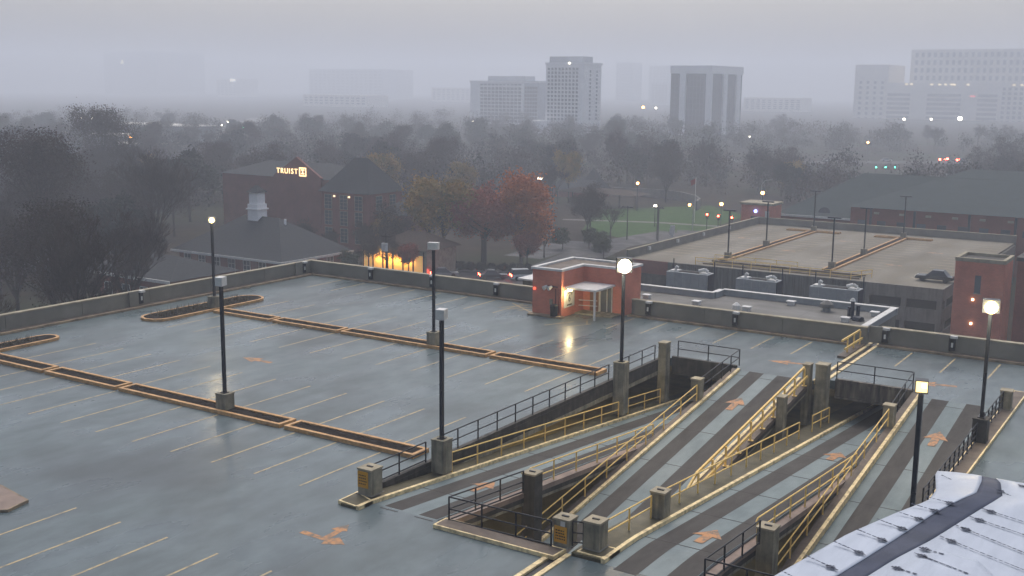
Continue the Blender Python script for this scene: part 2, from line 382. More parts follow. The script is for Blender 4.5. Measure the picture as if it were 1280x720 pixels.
# ramps
def ramp(xa, xb, zf, y0, y1, strips, label, walks, arrows, down):
    ys = [y for y in YR if y0 < y < y1]; ys = [y0] + ys + [y1]
    o = struct(MB().slope(xa, xb, ys, zf, .35).build('ramp', M['ramp_blue']), label)
    sy0, sy1 = (33.1, 73) if down else (31, 62.5)
    ss = [sy0] + [y for y in YR if sy0 < y < sy1] + [sy1]
    for s in strips: MB().slope(s, s+.88, ss, lambda y: zf(y)+.006, .004).build('grip_strip', M['strip'], o)
    jb = MB()
    for y in np.arange(36.5, 62, 4.2): jb.box(xa+.02, xb-.02, y, y+.035, zf(y)-.02, zf(y)+.009)
    jb.build('expansion_joint', M['strip'], o)
    for (a, b, w0, w1, side, m, up_) in walks:     # walkways with a painted curb on the lane side
        ws = [w0] + [y for y in YR if w0 < y < w1] + [w1]
        cx = (b-.16, b) if side > 0 else (a, a+.16)
        bx = (a, b-.16) if side > 0 else (a+.16, b)
        if m == 'walk_pink': bx = (a, b)
        MB().slope(bx[0], bx[1], ws, lambda y: zf(y)+up_, .22).build('walkway', M[m], o)
        if m != 'walk_pink': MB().slope(cx[0], cx[1], ws, lambda y: zf(y)+max(up_,-.1)+.05, .3).build('curb', M['curb_cream'], o)
        ex = (a, a+.16) if side > 0 else (b-.16, b)
        MB().slope(ex[0]+.004, ex[1]-.004, ws, lambda y: zf(y)+up_-.225, .2).build('edge_beam', M['conc_dark'], o)
        MB().slope(ex[0]+.03, ex[1]-.03, ws, lambda y: zf(y)+up_-.43, .14).build('ledge', M['conc'], o)
    for x, y in arrows:
        a = inst('painted_arrow', AM, o, (x, y, zf(y)+.016), (math.atan((zf(y+1)-zf(y-1))/2), 0, 0), (1.1,.8,1))
    return o
ramp(-27.78,-24.66, r1, 33.3, 73.5, (-27.3,-25.6), 'left ramp falling away under the far deck', [(-28.72,-27.78,32.4,73.5,1,'walk',.11),(-24.66,-24.24,33.45,66,-1,'walk_pink',-.04)], [(-26.0,37.5)], True)
ramp(-23.75,-20.2, r2, 28, 62.5, (-23.2,-21.5), 'ramp rising away beside the yellow barrier', [(-24.22,-23.75,28,62.4,1,'walk_brown',.1),(-20.2,-19.4,28,62.4,-1,'walk_brown',.1)], [(-22.1,56.6)], False)
ramp(-17.35,-14.2, r3, 33.3, 73.5, (-16.88,-15.1), 'middle ramp falling away under the far deck', [(-18.7,-17.35,33.35,73.5,1,'walk',.11),(-14.2,-13.84,33.4,66,-1,'walk_pink',-.12)], [(-15.5,37.2),(-15.5,53.4)], True)
ramp(-13.3,-9.65, r2, 28, 62.5, (-12.78,-11.0), 'right ramp rising away beside the dark railing', [(-13.82,-13.3,28,62.4,1,'walk_brown',.24)], [(-11.4,56.4)], False)
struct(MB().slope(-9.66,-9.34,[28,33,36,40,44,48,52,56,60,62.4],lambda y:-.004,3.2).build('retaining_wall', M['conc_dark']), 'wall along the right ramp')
# deck edge beams around the openings
eb = MB()
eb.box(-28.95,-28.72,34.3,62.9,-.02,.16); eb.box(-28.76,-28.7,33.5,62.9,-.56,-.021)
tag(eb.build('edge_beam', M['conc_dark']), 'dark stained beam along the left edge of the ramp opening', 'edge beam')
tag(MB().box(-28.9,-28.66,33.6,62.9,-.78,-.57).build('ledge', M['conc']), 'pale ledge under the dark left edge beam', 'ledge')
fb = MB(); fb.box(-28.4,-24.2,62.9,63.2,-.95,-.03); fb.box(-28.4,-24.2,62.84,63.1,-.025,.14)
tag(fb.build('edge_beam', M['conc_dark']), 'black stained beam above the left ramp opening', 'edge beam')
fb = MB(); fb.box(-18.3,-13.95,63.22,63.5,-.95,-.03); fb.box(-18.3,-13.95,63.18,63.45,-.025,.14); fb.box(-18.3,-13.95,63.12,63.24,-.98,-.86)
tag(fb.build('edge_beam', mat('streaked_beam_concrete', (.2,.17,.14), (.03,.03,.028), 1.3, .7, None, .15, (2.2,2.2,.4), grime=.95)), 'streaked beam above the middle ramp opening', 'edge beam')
# near kerbed islands in front of the openings
def island(pts, label, top='walk_brown', h=.15, rim='curb_cream', w=.07):
    c = sum((Vector((*p,0)) for p in pts), Vector())/len(pts)
    t = T('kerbed_island', label, 'kerb island', (c.x,c.y,0))
    n = len(pts); ins = []
    for i in range(n):
        p0,p1,p2 = Vector(pts[i-1]),Vector(pts[i]),Vector(pts[(i+1)%n])
        d1,d2 = (p1-p0).normalized(),(p2-p1).normalized()
        n1,n2 = Vector((-d1.y,d1.x)),Vector((-d2.y,d2.x)); b = (n1+n2)
        b = b/ max(.3,(b.length_squared/2)); ins.append(tuple(p1+b*w))
    MB().prism(ins, .004, h-.006).build('slab', M[top], t)
    k = MB()
    for i in range(n):
        j = (i+1)%n; k.prism([pts[i],pts[j],ins[j],ins[i]], .003, h)
    k.build('curb', M[rim], t)
    return t
island([(-28.95,32.5),(-27.95,32.4),(-27.78,32.75),(-27.78,33.25),(-28.72,33.6),(-28.72,34.6),(-29.0,34.6)], 'kerbed tip of the left walkway under the signed pillar', 'walk')
island([(-24.3,32.6),(-19.0,32.6),(-18.95,33.42),(-24.3,33.42)], 'kerbed strip under the near black fence at the left opening')
island([(-18.55,33.45),(-17.55,33.45),(-17.35,33.75),(-17.35,34.5),(-18.55,34.5)], 'kerbed tip of the middle walkway', 'walk')
island([(-13.8,32.6),(-8.6,32.6),(-8.6,33.42),(-13.8,33.42)], 'kerbed strip at the near end of the right ramp')
island([(-9.28,44),(-8.55,44),(-8.55,66.4),(-9.28,66.4)], 'long brown kerbed strip right of the right ramp')
island([(-42.3,24.0),(-39.6,24.0),(-38.9,24.6),(-39.2,25.7),(-41.5,26.1),(-42.3,26.1)], 'reddish kerbed island cut by the left edge of the view', 'walk_pink', .12, 'curb_worn')
# joint between the two halves of the garage
for y0, y1, lb in ((8,33.3,'near'),(62.6,74.4,'far')):
    t = T('expansion_joint', 'dark joint with cream edges across the %s part of the deck' % lb, 'joint', (-19.05,y0,0))
    MB().box(-19.42,-19.22,y0,y1,-.2,.05).build('joint_edge', M['curb_cream'], t)
    MB().box(-18.88,-18.68,y0,y1,-.2,.05).build('joint_edge', M['curb_cream'], t)
    MB().box(-19.22,-18.88,y0,y1,-.2,-.03).build('joint_cover', M['black'], t)
# under-deck lamps (the openings are lit from inside in the photograph)
for x, y, z, e in [(-22.5,31.0,-1.0,140),(-36,44,-1.0,110),(-36,54,-1.0,110),(-18.8,48,-1.9,18),(-12,30,-1.0,25)]:
    t = T('strip_light', 'dim strip light under the deck at %d, %d metres' % (abs(x), y), 'strip light', (x,y,z), 'strip lights under the deck')
    t['label'] = 'warm strip light under the parking deck'
    MB().box(x-.6,x+.6,y-.08,y+.08,z-.06,z).build('lens', M['lamp_soft'], t)
    ld = bpy.data.lights.new('strip_lamp', 'POINT'); ld.energy = e*3; ld.color = (1,.72,.3); ld.shadow_soft_size = .3
    lo = bpy.data.objects.new('strip_lamp', ld); COL.objects.link(lo); lo.parent = t; lo.location = (0,0,-.35)
for x, y in [(-40,44),(-40,56),(-52,44),(-52,56),(-33,30),(-21,20)]:
    t = tag(MB().box(x-.3,x+.3,y-.3,y+.3,LOW,-.51).build('column', M['conc']), 'concrete column of the dark lower level', 'column', 'columns of the lower level')

# ------------------------------------------------------------------ parapets
def parapet(x0,x1,y0,y1,h,label,inner):
    t = T('parapet_wall', label, 'parapet', ((x0+x1)/2,(y0+y1)/2,0))
    along_y = (y1-y0) > (x1-x0); L = (y1-y0) if along_y else (x1-x0)
    n = max(1, round(L/6.2))
    for i in range(n):
        a, b = i*L/n+.015, (i+1)*L/n-.015
        m = MB()
        if along_y: m.box(x0,x1,y0+a,y0+b,.002,h-.08)
        else: m.box(x0+a,x0+b,y0,y1,.002,h-.08)
        m.build('wall_panel', M['parapet'], t)
    MB().box(x0-.05,x1+.05,y0,y1,h-.08,h).build('coping', M['coping'], t) if along_y else MB().box(x0,x1,y0-.05,y1+.05,h-.08,h).build('coping', M['coping'], t)
    k = MB(); i0, i1 = inner
    if along_y: k.box(x1,x1+.55,y0,y1,.002,.13); MB().box(x1+.55,x1+.72,y0,y1,.002,.15).build('curb', M['curb_worn'], t)
    else: k.box(x0,x1,y0-.5,y0,.002,.13); MB().box(x0,x1,y0-.66,y0-.5,.002,.15).build('curb', M['curb_worn'], t)
    k.build('wheel_ledge', M['walk_brown'], t)
    return t
parapet(-68.6,-68.25,8,73.9,1.2,'long pale concrete parapet along the left edge of the deck',(0,0))
parapet(-68.6,-42.9,73.55,73.9,1.22,'concrete parapet across the back of the deck left of the brick stairhouse',(0,0))
parapet(-36.6,-19.4,73.55,73.9,1.22,'concrete parapet across the back between stairhouse and joint',(0,0))
parapet(-18.7,14,74.2,74.55,1.22,'concrete parapet across the back right of the joint',(0,0))
FX = [(-68.2,55.0,1,'dark wall light on the long left parapet'),(-68.2,72.6,1,'dark wall light at the far left corner of the deck'),
      (-61.2,73.5,0,'dark wall light on the back parapet nearest the left corner'),(-54.7,73.5,0,'dark wall light on the back parapet behind the far pole'),
      (-48.4,73.5,0,'dark wall light on the back parapet left of the stairhouse'),(-35.1,73.5,0,'dark wall light on the back parapet right of the stairhouse'),
      (-28.4,73.5,0,'dark wall light on the back parapet above the ramps'),(-18.3,74.15,0,'pale pilaster light right of the joint'),(-14.1,74.15,0,'pale pilaster light on the right back parapet')]
for x,y,al,lb in FX:
    t = T('wall_light', lb, 'wall light', (x,y,0), 'wall lights on the deck parapets')
    ax = (lambda a,b,c,d: (x+c,x+d,y+a,y+b)) if al else (lambda a,b,c,d: (x+a,x+b,y-d,y-c))
    MB().box(*ax(-1.1,-.28,0,.16),.14,1.24).build('pilaster', M['parapet'], t)
    MB().box(*ax(-.25,.1,0,.2),.25,1.08).build('housing', M['black'], t)
    MB().box(*ax(-.2,.22,.02,.3),1.085,1.24).build('cap', M['white'], t)
    MB().box(*ax(-.12,.0,.2,.23),.5,.8).build('lens', M['lens_off'], t)

# ------------------------------------------------------------------ planters
def planter(x0,x1,y0,y1,label,notched=None):
    t = T('planter_bed', label, 'planter', ((x0+x1)/2,(y0+y1)/2,0), 'kerbed planting beds of the deck')
    w = .19; k = [(x0,x1,y0,y0+w),(x0,x1,y1-w,y1),(x0,x0+w,y0+w,y1-w),(x1-w,x1,y0+w,y1-w)]
    for a in k: MB().box(a[0],a[1],a[2],a[3],.002,.19).build('curb', M['curb_tan'], t)
    s = MB(); nx = max(6,int((x1-x0)/.35)); ny = 4
    xs = np.linspace(x0+w,x1-w,nx+1); ys = np.linspace(y0+w,y1-w,ny+1); g = len(s.v)
    vs = [(x,y,.1+random.uniform(0,.06)) for y in ys for x in xs]
    s.add(vs, [(j*(nx+1)+i,j*(nx+1)+i+1,(j+1)*(nx+1)+i+1,(j+1)*(nx+1)+i) for j in range(ny) for i in range(nx)])
    s.build('soil', M['soil'], t)
    return t
P1 = [(-63.2,-56.75,'far left bed of the front planter row'),(-56.45,-50.3,'second bed from the left of the front planter row'),(-50.0,-38.05,'long bed with a lamp pedestal in the front planter row'),(-37.75,-29.85,'bed at the ramp end of the front planter row')]
P2 = [(-62.0,-56.4,'far left bed of the back planter row'),(-56.1,-50.1,'second bed from the left of the back planter row'),(-49.8,-38.0,'long bed with a lamp pedestal in the back planter row'),(-37.7,-30.15,'bed at the ramp end of the back planter row')]
for a,b,l in P1: planter(a,b,38.55,39.75,l)
for a,b,l in P2: planter(a,b,56.4,57.6,l)
def grass_bed(x0,x1,y0,y1,label,seed):
    rnd = random.Random(seed); pts = []
    cx = (x0+x1)/2; rr = (x1-x0)/2
    for k in range(7):
        a = math.pi - math.pi*k/6; pts.append((cx+rr*math.cos(a), y1-rr+rr*math.sin(a)))
    for k in range(7):
        a = -math.pi*k/6; pts.append((cx+rr*math.cos(a), y0+rr+rr*math.sin(a)))
    pts = pts[::-1]
    t = island(pts, label, 'soil', .18, 'curb_tan', .18); t.name = 'planter_bed'; t['category'] = 'planter'
    b = MB()
    for i in range(900):
        x = rnd.uniform(x0+.4,x1-.4); y = rnd.uniform(y0+.9,y1-1.6); h = rnd.uniform(.2,.55); a = rnd.uniform(0,6.28); l = rnd.uniform(.05,.3)
        dx,dy = math.cos(a),math.sin(a)
        b.add([(x-dy*.02,y+dx*.02,.12),(x+dy*.02,y-dx*.02,.12),(x+dx*l,y+dy*l,.12+h)],[(0,1,2)])
    o = b.build('dry_grass', M['dry'], t); o['kind'] = 'stuff'
grass_bed(-65.0,-63.3,30,44.9,'rounded bed of dry grass at the left edge of the deck',1)
grass_bed(-64.9,-62.4,51.6,62.7,'rounded bed of dry grass beside the far lit lamp post',2)

# ------------------------------------------------------------------ pillars
def pillar(x0,x1,y0,y1,z0,z1,label,cap=True,m='conc'):
    t = T('concrete_pillar', label, 'pillar', ((x0+x1)/2,(y0+y1)/2,z0), 'concrete pillars around the ramps')
    MB().box(x0,x1,y0,y1,z0,z1-.07).build('shaft', M[m], t)
    MB().box(x0-.03,x1+.03,y0-.03,y1+.03,z1-.07,z1).build('cap', M['coping'], t)
    if cap: MB().bar(((x0+x1)/2-.14,(y0+y1)/2,z1+.02),((x0+x1)/2+.14,(y0+y1)/2,z1+.02),.09,.04).build('bracket', M['black'], t)
    MB().box(x0-.06,x1+.06,y0-.06,y1+.06,z0,z0+.03).build('base_pad', M['parapet'], t)
    return t
pa = pillar(-28.8,-28.1,33.55,34.25,.144,1.25,'short pillar with an orange sign at the tip of the left walkway')
pf = pillar(-19.55,-18.9,33.5,34.1,.144,1.2,'short pillar with an orange sign beside the deck joint')
pillar(-18.5,-17.85,33.85,34.5,.144,1.2,'pale capped pillar right of the deck joint')
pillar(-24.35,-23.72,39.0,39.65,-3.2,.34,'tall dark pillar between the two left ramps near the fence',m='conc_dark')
pillar(-28.6,-28.1,61.3,61.95,-2.4,1.3,'tall pier at the far left corner of the left opening',False)
pillar(-18.1,-17.5,38.5,39.1,-.2,.98,'pillar part way along the middle walkway')
pillar(-24.5,-23.95,56.9,57.45,-.65,.6,'small pillar at the end of the yellow rail on the second ramp',False)
pillar(-19.72,-19.32,61.6,62.2,-2.4,1.15,'left one of the twin piers at the far end of the joint',False)
pillar(-18.95,-18.3,61.5,62.2,-2.0,1.28,'right wide one of the twin piers at the far end of the joint',False)
pillar(-19.3,-18.9,56.2,56.8,-2.0,.55,'pier under the yellow double barrier',False)
pillar(-14.05,-13.5,57.2,57.75,-.5,.72,'small pillar at the end of the yellow rail on the right ramp',False)
pillar(-13.75,-13.1,38.6,39.25,-3.2,.45,'tall pillar beside the white roof at the bottom of the view')
pillar(-9.3,-8.75,62.0,62.6,.144,1.15,'pillar at the far end of the dark right railing',False)
pillar(-23.6,-23.2,66.3,66.8,LOW,-.55,'shadowed column under the far deck at the left opening',False)
def notice(t, x0, x1, y, z0, z1, label, lines):
    s = T('warning_sign', label, 'sign', ((x0+x1)/2, y, (z0+z1)/2), 'orange signs on pillars')
    MB().box(x0,x1,y-.03,y-.004,z0,z1).build('sign_panel', M['yellow_sign'], s)
    rnd = random.Random(lines); b = MB(); n = 4
    for i in range(n):
        z = z1-.14-(z1-z0-.2)*i/n; x = x0+.06
        while x < x1-.1:
            w = rnd.uniform(.04,.09); w = min(w, x1-.06-x); b.box(x,x+w,y-.034,y-.0305,z-.045,z); x += w+rnd.uniform(.015,.03)
    b.build('lettering', M['ink'], s, kind='stuff')
notice(pa,-28.79,-28.26,33.55,.45,1.13,'orange sign with dark lines of print on the left walkway pillar',3)
notice(pf,-19.5,-18.98,33.5,.3,.92,'orange sign with dark lines of print on the pillar beside the joint',5)
ws = T('notice_plate', 'small white plate above the orange sign beside the joint', 'sign', (-19.15,33.48,.98))
MB().box(-19.24,-19.06,33.465,33.495,.935,1.12).build('plate', M['white'], ws)

# ------------------------------------------------------------------ railings
PM = {}
def post_mesh(r, h, m, n=6):
    k = (r,h,m)
    if k not in PM: PM[k] = MB().tube((0,0,0),(0,0,h),r,r,n).mesh('post', M[m])
    return PM[k]
def railing(label, pts, m, h=.95, r=.035, step=1.95, levels=(1.0,.5), group=None, ends=True, bend=False, cat='railing'):
    t = T('railing', label, cat, pts[0], group)
    for i in range(len(pts)-1):
        p,q = Vector(pts[i]),Vector(pts[i+1]); L = (q-p).length; n = max(1,round(L/step))
        for k in range(n+1):
            if k == n and i < len(pts)-2: continue
            if not ends and ((k == 0 and i == 0) or (k == n and i == len(pts)-2)): continue
            inst('post', post_mesh(r,h,m), t, p+(q-p)*k/n - Vector(pts[0]))
        for lv in levels:
            b = MB(); e = Vector((0,0,h*lv)); d = (q-p).normalized()*.0
            b.tube(p+e, q+e, r*.85, None, 6); b.build('rail', M[m], t)
        if bend:
            b = MB(); e = Vector((0,0,h)); b.tube(p+e, p+e-(q-p).normalized()*.18-Vector((0,0,.12)), r*.85); b.build('rail', M[m], t)
    return t
gb, gy = 'dark railings around the ramp openings', 'yellow rails along the ramps'
railing('dark railing on the left deck edge between the signed pillar and the first lamp pedestal', [(-28.83,34.4,.16),(-28.83,38.15,.16)], 'black', .93, levels=(1.0,.55,.12), group=gb, step=1.6)
railing('long dark railing on the left deck edge between the two lamp pedestals', [(-28.83,38.95,.16),(-28.83,55.3,.16)], 'black', .93, group=gb, step=1.65)
railing('short dark railing on the left deck edge past the brightest lamp post', [(-28.83,56.05,.16),(-28.83,61.3,.16)], 'black', .93, group=gb, step=1.7)
railing('dark railing above the left ramp opening turning down the second ramp', [(-28.05,62.98,.14),(-24.05,62.98,.14),(-24.05,60.3,r2(60.3)+.2),(-24.2,57.5,r2(57.5)+.15)], 'black', 1.0, group=gb, step=1.75)
railing('dark fence round the near pit of the second ramp', [(-24.25,38.95,r1(38.95)-.0),(-24.1,33.35,.1),(-19.55,33.35,.15)], 'black', .95, levels=(1.0,.5,.04), group=gb, step=1.8)
railing('dark railing above the middle ramp opening turning down the right ramp', [(-18.25,63.3,.14),(-14.0,63.3,.14),(-13.85,60.8,r2(60.8)+.3),(-13.75,57.8,r2(57.8)+.3)], 'black', 1.0, group=gb, step=1.75)
railing('dark fence beside the white roof at the near end of the right ramp', [(-13.6,38.5,r3(38.5)+.05),(-13.6,33.35,.15),(-9.2,33.35,.15)], 'black', .95, levels=(1.0,.5,.04), group=gb, step=1.7)
railing('dark railing along the right edge of the right ramp', [(-9.15,44.5,.15),(-9.15,55.0,.15),(-9.15,62,.15)], 'black', .95, levels=(1.0,.7,.4,.1), group=gb, step=.95)
railing('little dark gate between the two pillars at the joint', [(-18.9,33.75,.1),(-18.52,33.9,.1)], 'black', 1.05, levels=(.95,.55,.2), group=gb, step=1)
def along(x, y0, y1, zf, u=.11): return [(x,y0,zf(y0)+u),(x,y1,zf(y1)+u)]
railing('yellow rail on the left walkway between the lamp pedestals', along(-28.1,39.1,55.2,r1), 'yellow', .92, group=gy)
railing('short yellow rail on the left walkway under the far pier', along(-28.15,56.5,60.8,r1), 'yellow', .92, group=gy)
railing('yellow rail on the right side of the left ramp', along(-24.42,39.75,52.0,r1,-.04), 'yellow', .92, group=gy, bend=True)
railing('long yellow rail climbing the left side of the second ramp', along(-24.1,37.8,56.85,r2,.1), 'yellow', .92, group=gy, step=2.05)
railing('yellow rail down in the near pit of the second ramp', [(-24.28,32.4,LOW+.15),(-24.28,36.4,LOW+.15)], 'yellow', .92, group=gy, step=1.0)
railing('yellow rail between the two pillars of the middle walkway', along(-18.0,34.6,38.4,r3), 'yellow', .92, group=gy, bend=True)
railing('long yellow rail down the middle walkway past its second pillar', along(-18.0,39.2,56.2,r3), 'yellow', .92, group=gy, bend=True, step=1.9)
railing('short yellow rail in the shadow left of the middle ramp', along(-18.0,58.4,61.4,r3), 'yellow', .92, group=gy, step=1.5)
railing('yellow rail on the right side of the middle ramp', along(-13.98,39.3,52.6,r3,-.12), 'yellow', .92, group=gy, bend=True)
railing('long yellow rail climbing the left side of the right ramp', along(-13.72,40.5,57.1,r2,.34), 'yellow', .92, group=gy, step=2.0)
def barrier(label, x_, y0, y1, zf, step=1.72, taper=True):
    t = T('guard_barrier', label, 'barrier', (x_,y0,zf(y0)), 'yellow double beam barriers')
    for lv, dx in ((1.0,-.07),(.5,.13)):
        x = x_ + dx
        a = (x,y0+.9,zf(y0+.9)+lv) if taper else (x,y0,zf(y0)+lv)
        MB().bar(a,(x,y1,zf(y1)+lv),.09,.12).build('beam', M['yellow'], t)
        if taper: MB().bar((x,y0-lv*1.6,zf(y0-lv*1.6)+.1),(x,y0+.92,zf(y0+.92)+lv),.09,.12).build('beam', M['yellow'], t)
    n = round((y1-y0-.9)/step)
    pm = MB().box(-.03,.05,-.05,.05,0,1.0).box(-.1,.16,-.1,.1,0,.03).mesh('post', M['yellow'])
    for k in range(n+1):
        y = y0+.9+(y1-y0-1.1)*k/n; inst('post', pm, t, (0.02, y-y0, zf(y)-zf(y0)))
barrier('yellow double beam barrier between the second and middle ramps', -19.5, 45.6, 61.4, lambda y: r2(y)+.15)
barrier('short yellow double beam barrier on the deck by the far end of the joint', -19.75, 69.4, 73.3, lambda y: .02, 1.2, False)
MB().box(-19.95,-19.42,69.0,73.5,.003,.14).build('slab', M['walk_brown'], [o for o in sc.objects if o.name.startswith('guard_barrier')][-1])

# ------------------------------------------------------------------ lamp posts
def lamp_post(label, x, y, z0, zped, ztop, aim, lit=None, ped=.66, pm='conc', watts=0, box=(.4,.46,.44)):
    t = T('lamp_post', label, 'lamp post', (x,y,z0), 'tall lamp posts of the deck')
    h = ped/2
    MB().box(x-h,x+h,y-h,y+h,z0,zped).box(x-h-.02,x+h+.02,y-h-.02,y+h+.02,zped-.06,zped+.003).build('pedestal', M[pm], t)
    MB().box(x-.16,x+.16,y-.16,y+.16,zped+.004,zped+.04).build('base_plate', M['black'], t)
    MB().box(x-.075,x+.075,y-.075,y+.075,zped+.04,ztop-.5).build('pole', M['pole'], t)
    MB().tube((x+.1,y-.09,zped+.05),(x+.1,y-.09,zped+.3),.04).tube((x+.1,y-.09,zped+2.2),(x-.02,y-.09,zped+2.2),.03).build('fitting', M['black'], t)
    w,d,hh = box; a = R(aim); c = Vector((x,y,ztop-hh))
    hd = MB().obox((x,y,ztop-hh),w,d,hh,a).build('lamp_head', M['white_metal'] if not lit else M['pole'], t)
    f = Vector((math.sin(a),-math.cos(a),0))          # lens faces local -y
    lc = c + f*(d/2+.012)
    if lit in ('lamp_hot','lamp_on'):
        b = MB(); q = 10; rr = hh*.52; e0 = c + f*(d/2-.05) + Vector((0,0,hh*.45))
        vs = [tuple(e0+Vector((rr*math.sin(math.pi*i/6)*math.cos(2*math.pi*j/q), rr*math.sin(math.pi*i/6)*math.sin(2*math.pi*j/q), rr*math.cos(math.pi*i/6)))) for i in range(7) for j in range(q)]
        b.add(vs, [(i*q+j,(i+1)*q+j,(i+1)*q+(j+1)%q,i*q+(j+1)%q) for i in range(6) for j in range(q)]); b.build('lens', M[lit], hd)
    else:
        MB().obox((lc.x,lc.y,lc.z+.05),w*.86,.02,hh*.82,a).build('lens', M[lit] if lit else M['lens_off'], hd)
        if lit: MB().obox((lc.x+.08+f.x*.03,lc.y+f.y*.03,lc.z+hh*.5),.16,.03,.16,a).build('bulb', M['lamp_on'], hd)
    if watts:
        ld = bpy.data.lights.new('lamp_glow', 'POINT'); ld.energy = watts; ld.color = (1,.8,.45); ld.shadow_soft_size = .35
        lo = bpy.data.objects.new('lamp_glow', ld); COL.objects.link(lo); lo.parent = t
        p = lc + f*.45 + Vector((0,0,.2)); lo.location = p - Vector((x,y,z0))
    return t
lamp_post('unlit lamp post on the front planter row', -42.45,39.2,.02,.95,6.95,15)
lamp_post('unlit lamp post with a white head on the back planter row', -42.4,57.0,.02,.97,6.75,20,box=(.68,.4,.44))
lamp_post('unlit lamp post on a tall pedestal at the near left ramp edge', -28.25,38.55,-.25,1.25,7.05,15)
lamp_post('brightest lit lamp post at the left opening', -28.25,55.7,-1.75,1.27,7.2,35,'lamp_hot',.66,'conc',800,(.85,.5,.8))
lamp_post('lit lamp post on the far left grass bed', -62.9,57.4,.1,1.0,6.9,50,'lamp_on',.7,'conc',160,(.5,.4,.42))
lamp_post('lit lamp post on the dark right railing', -9.05,55.5,.1,1.3,7.0,12,'lamp_on',.66,'conc_dark',600,(.75,.5,.62))
lamp_post('lamp post with a glowing square head behind the white roof', -8.15,38.1,0,.9,7.05,14,'lamp_soft',.6,'conc',25,(.42,.4,.44))

# ------------------------------------------------------------------ brick stairhouse
sh = T('brick_stairhouse', 'small red brick stairhouse with white canopy on the back of the deck', 'stairhouse', (-40,73,0))
SX0,SX1,SXR,SY0,SY1,SYB,SH = -42.8,-40.35,-36.9,69.7,72.95,75.6,3.55
w = MB()
w.box(SX0,SX1,SY0,SY1,.005,SH-.16); w.box(SX0,SX0+3.9,SY1,SYB,.005,SH-.16); w.box(-37.9,SXR,SY1,SYB,.005,SH-.16)
w.box(-38.95,-37.85,SY1+.012,SYB-.02,2.25,SH-.165)
w.build('wall', M['brick'], sh)
MB().box(-38.9,-37.9,SY1+.35,SY1+.45,.01,2.24).build('back_wall', M['brick'], sh)
c = MB()   # white coping ring
for a in [(SX0-.1,SX1+.1,SY0-.1,SY0+.22),(SX0-.1,SX0+.22,SY0+.22,SYB+.1),(SX1-.22,SX1+.1,SY0+.22,SY1+.22),(SX1+.1,SXR+.1,SY1-.1,SY1+.22),(SXR-.22,SXR+.1,SY1+.22,SYB+.1),(SX0+.22,SXR-.22,SYB-.22,SYB+.1)]:
    c.box(*a,SH-.16,SH)
c.build('coping', M['white'], sh)
rf = MB(); rf.box(SX0+.22,SX1-.22,SY0+.22,SYB-.22,SH-.16,SH-.13); rf.box(SX1-.22,SXR-.22,SY1+.22,SYB-.22,SH-.16,SH-.13)
rf.build('roof', M['walk_brown'], sh)
MB().box(-40.2,-37.65,69.9,72.93,2.12,2.26).build('canopy', M['white_metal'], sh)
for px,py in ((-37.8,70.05),):
    MB().box(px-.06,px+.06,py-.06,py+.06,.01,2.118).build('canopy_post', M['white_metal'], sh)
d = MB().box(-39.75,-39.0,SY1-.03,SY1-.004,.1,2.0).build('door', mat('brown_door', (.2,.1,.05), (.15,.075,.04), 2, .5), sh)
MB().box(-39.45,-39.38,SY1-.05,SY1-.031,.75,1.5).build('handle', M['white_metal'], d)
g = MB(); g.box(-39.0,-38.85,SY1-.05,SY1+.3,.01,2.1); g.box(-38.35,-38.28,SY1-.05,SY1-.005,.01,2.1); g.box(-37.95,-37.88,SY1-.05,SY1+.005,.01,2.1)
g.build('door_frame', M['white'], sh)
MB().box(-38.84,-38.36,SY1+.0,SY1+.03,.05,2.1).box(-38.27,-37.96,SY1+.0,SY1+.03,.05,2.1).build('door_pane', M['glass_pale'], sh)
MB().box(-38.9,-37.2,SY1-.1,SY1-.02,.01,.0101+.12).box(-40.3,-37.2,71.6,72.9,.003,.1).build('step', M['conc'], sh)
MB().tube((-40.3,72.2,.55),(-38.95,72.6,.55),.03).tube((-40.3,72.2,.95),(-38.95,72.6,.95),.03).build('handrail', M['white_metal'], sh)
MB().box(SX0-.1,SX1+.3,SY0-.55,SY0-.02,.003,.14).build('curb', M['curb_worn'], sh)
MB().box(SX1-.5,SX1-.44,SY0-.06,SY0-.004,.4,2.1).box(SX1-.2,SX1-.14,SY0-.06,SY0-.004,.3,2.1).build('conduit', mat('red_conduit', (.17,.05,.04), None, 2, .6), sh)
MB().box(SX1-.95,SX1-.72,SY0-.08,SY0-.004,.9,1.3).build('meter_box', M['coping'], sh)
ps = T('floor_sign', 'white sign with a big 6 beside the stairhouse door', 'sign', (SX1+.03,71.3,1.35))
MB().box(SX1+.006,SX1+.05,70.05,71.55,.65,1.95).build('panel', M['white'], ps)
text('numeral','6',.75,(SX1+.056,70.8,1.27),(R(90),0,R(90)),M['ink'],ps,.004)
b = MB()
for k in range(7):
    a = R(35+k*18); b.obox((SX1+.053,70.8-.42*math.cos(a),1.3+.42*math.sin(a)-.05),.006,.07,.1)
b.box(SX1+.051,SX1+.056,70.45,71.15,.76,.86); b.build('lettering', M['ink'], ps, kind='stuff')
fl = T('flood_light', 'pair of white flood lights on the stairhouse corner', 'flood light', (SX1-.9,SY0-.02,2.25))
MB().tube((SX1-1.2,SY0-.12,2.25),(SX1-.25,SY0-.12,2.25),.04).box(SX1-.8,SX1-.7,SY0-.12,SY0-.005,2.2,2.3).build('bracket', M['black'], fl)
for x in (SX1-1.15,SX1-.75): MB().tube((x,SY0-.12,2.24),(x-.12,SY0-.42,2.1),.09,.17,10).build('lamp', M['white'], fl)
el = T('entrance_lamp', 'glowing lamp under the stairhouse canopy', 'lamp', (SX1+.5,70.1,2.05))
MB().box(SX1+.35,SX1+.6,69.95,70.2,1.98,2.11).build('lens', emit('porch_lens_lit', (1,.82,.42), 26), el)
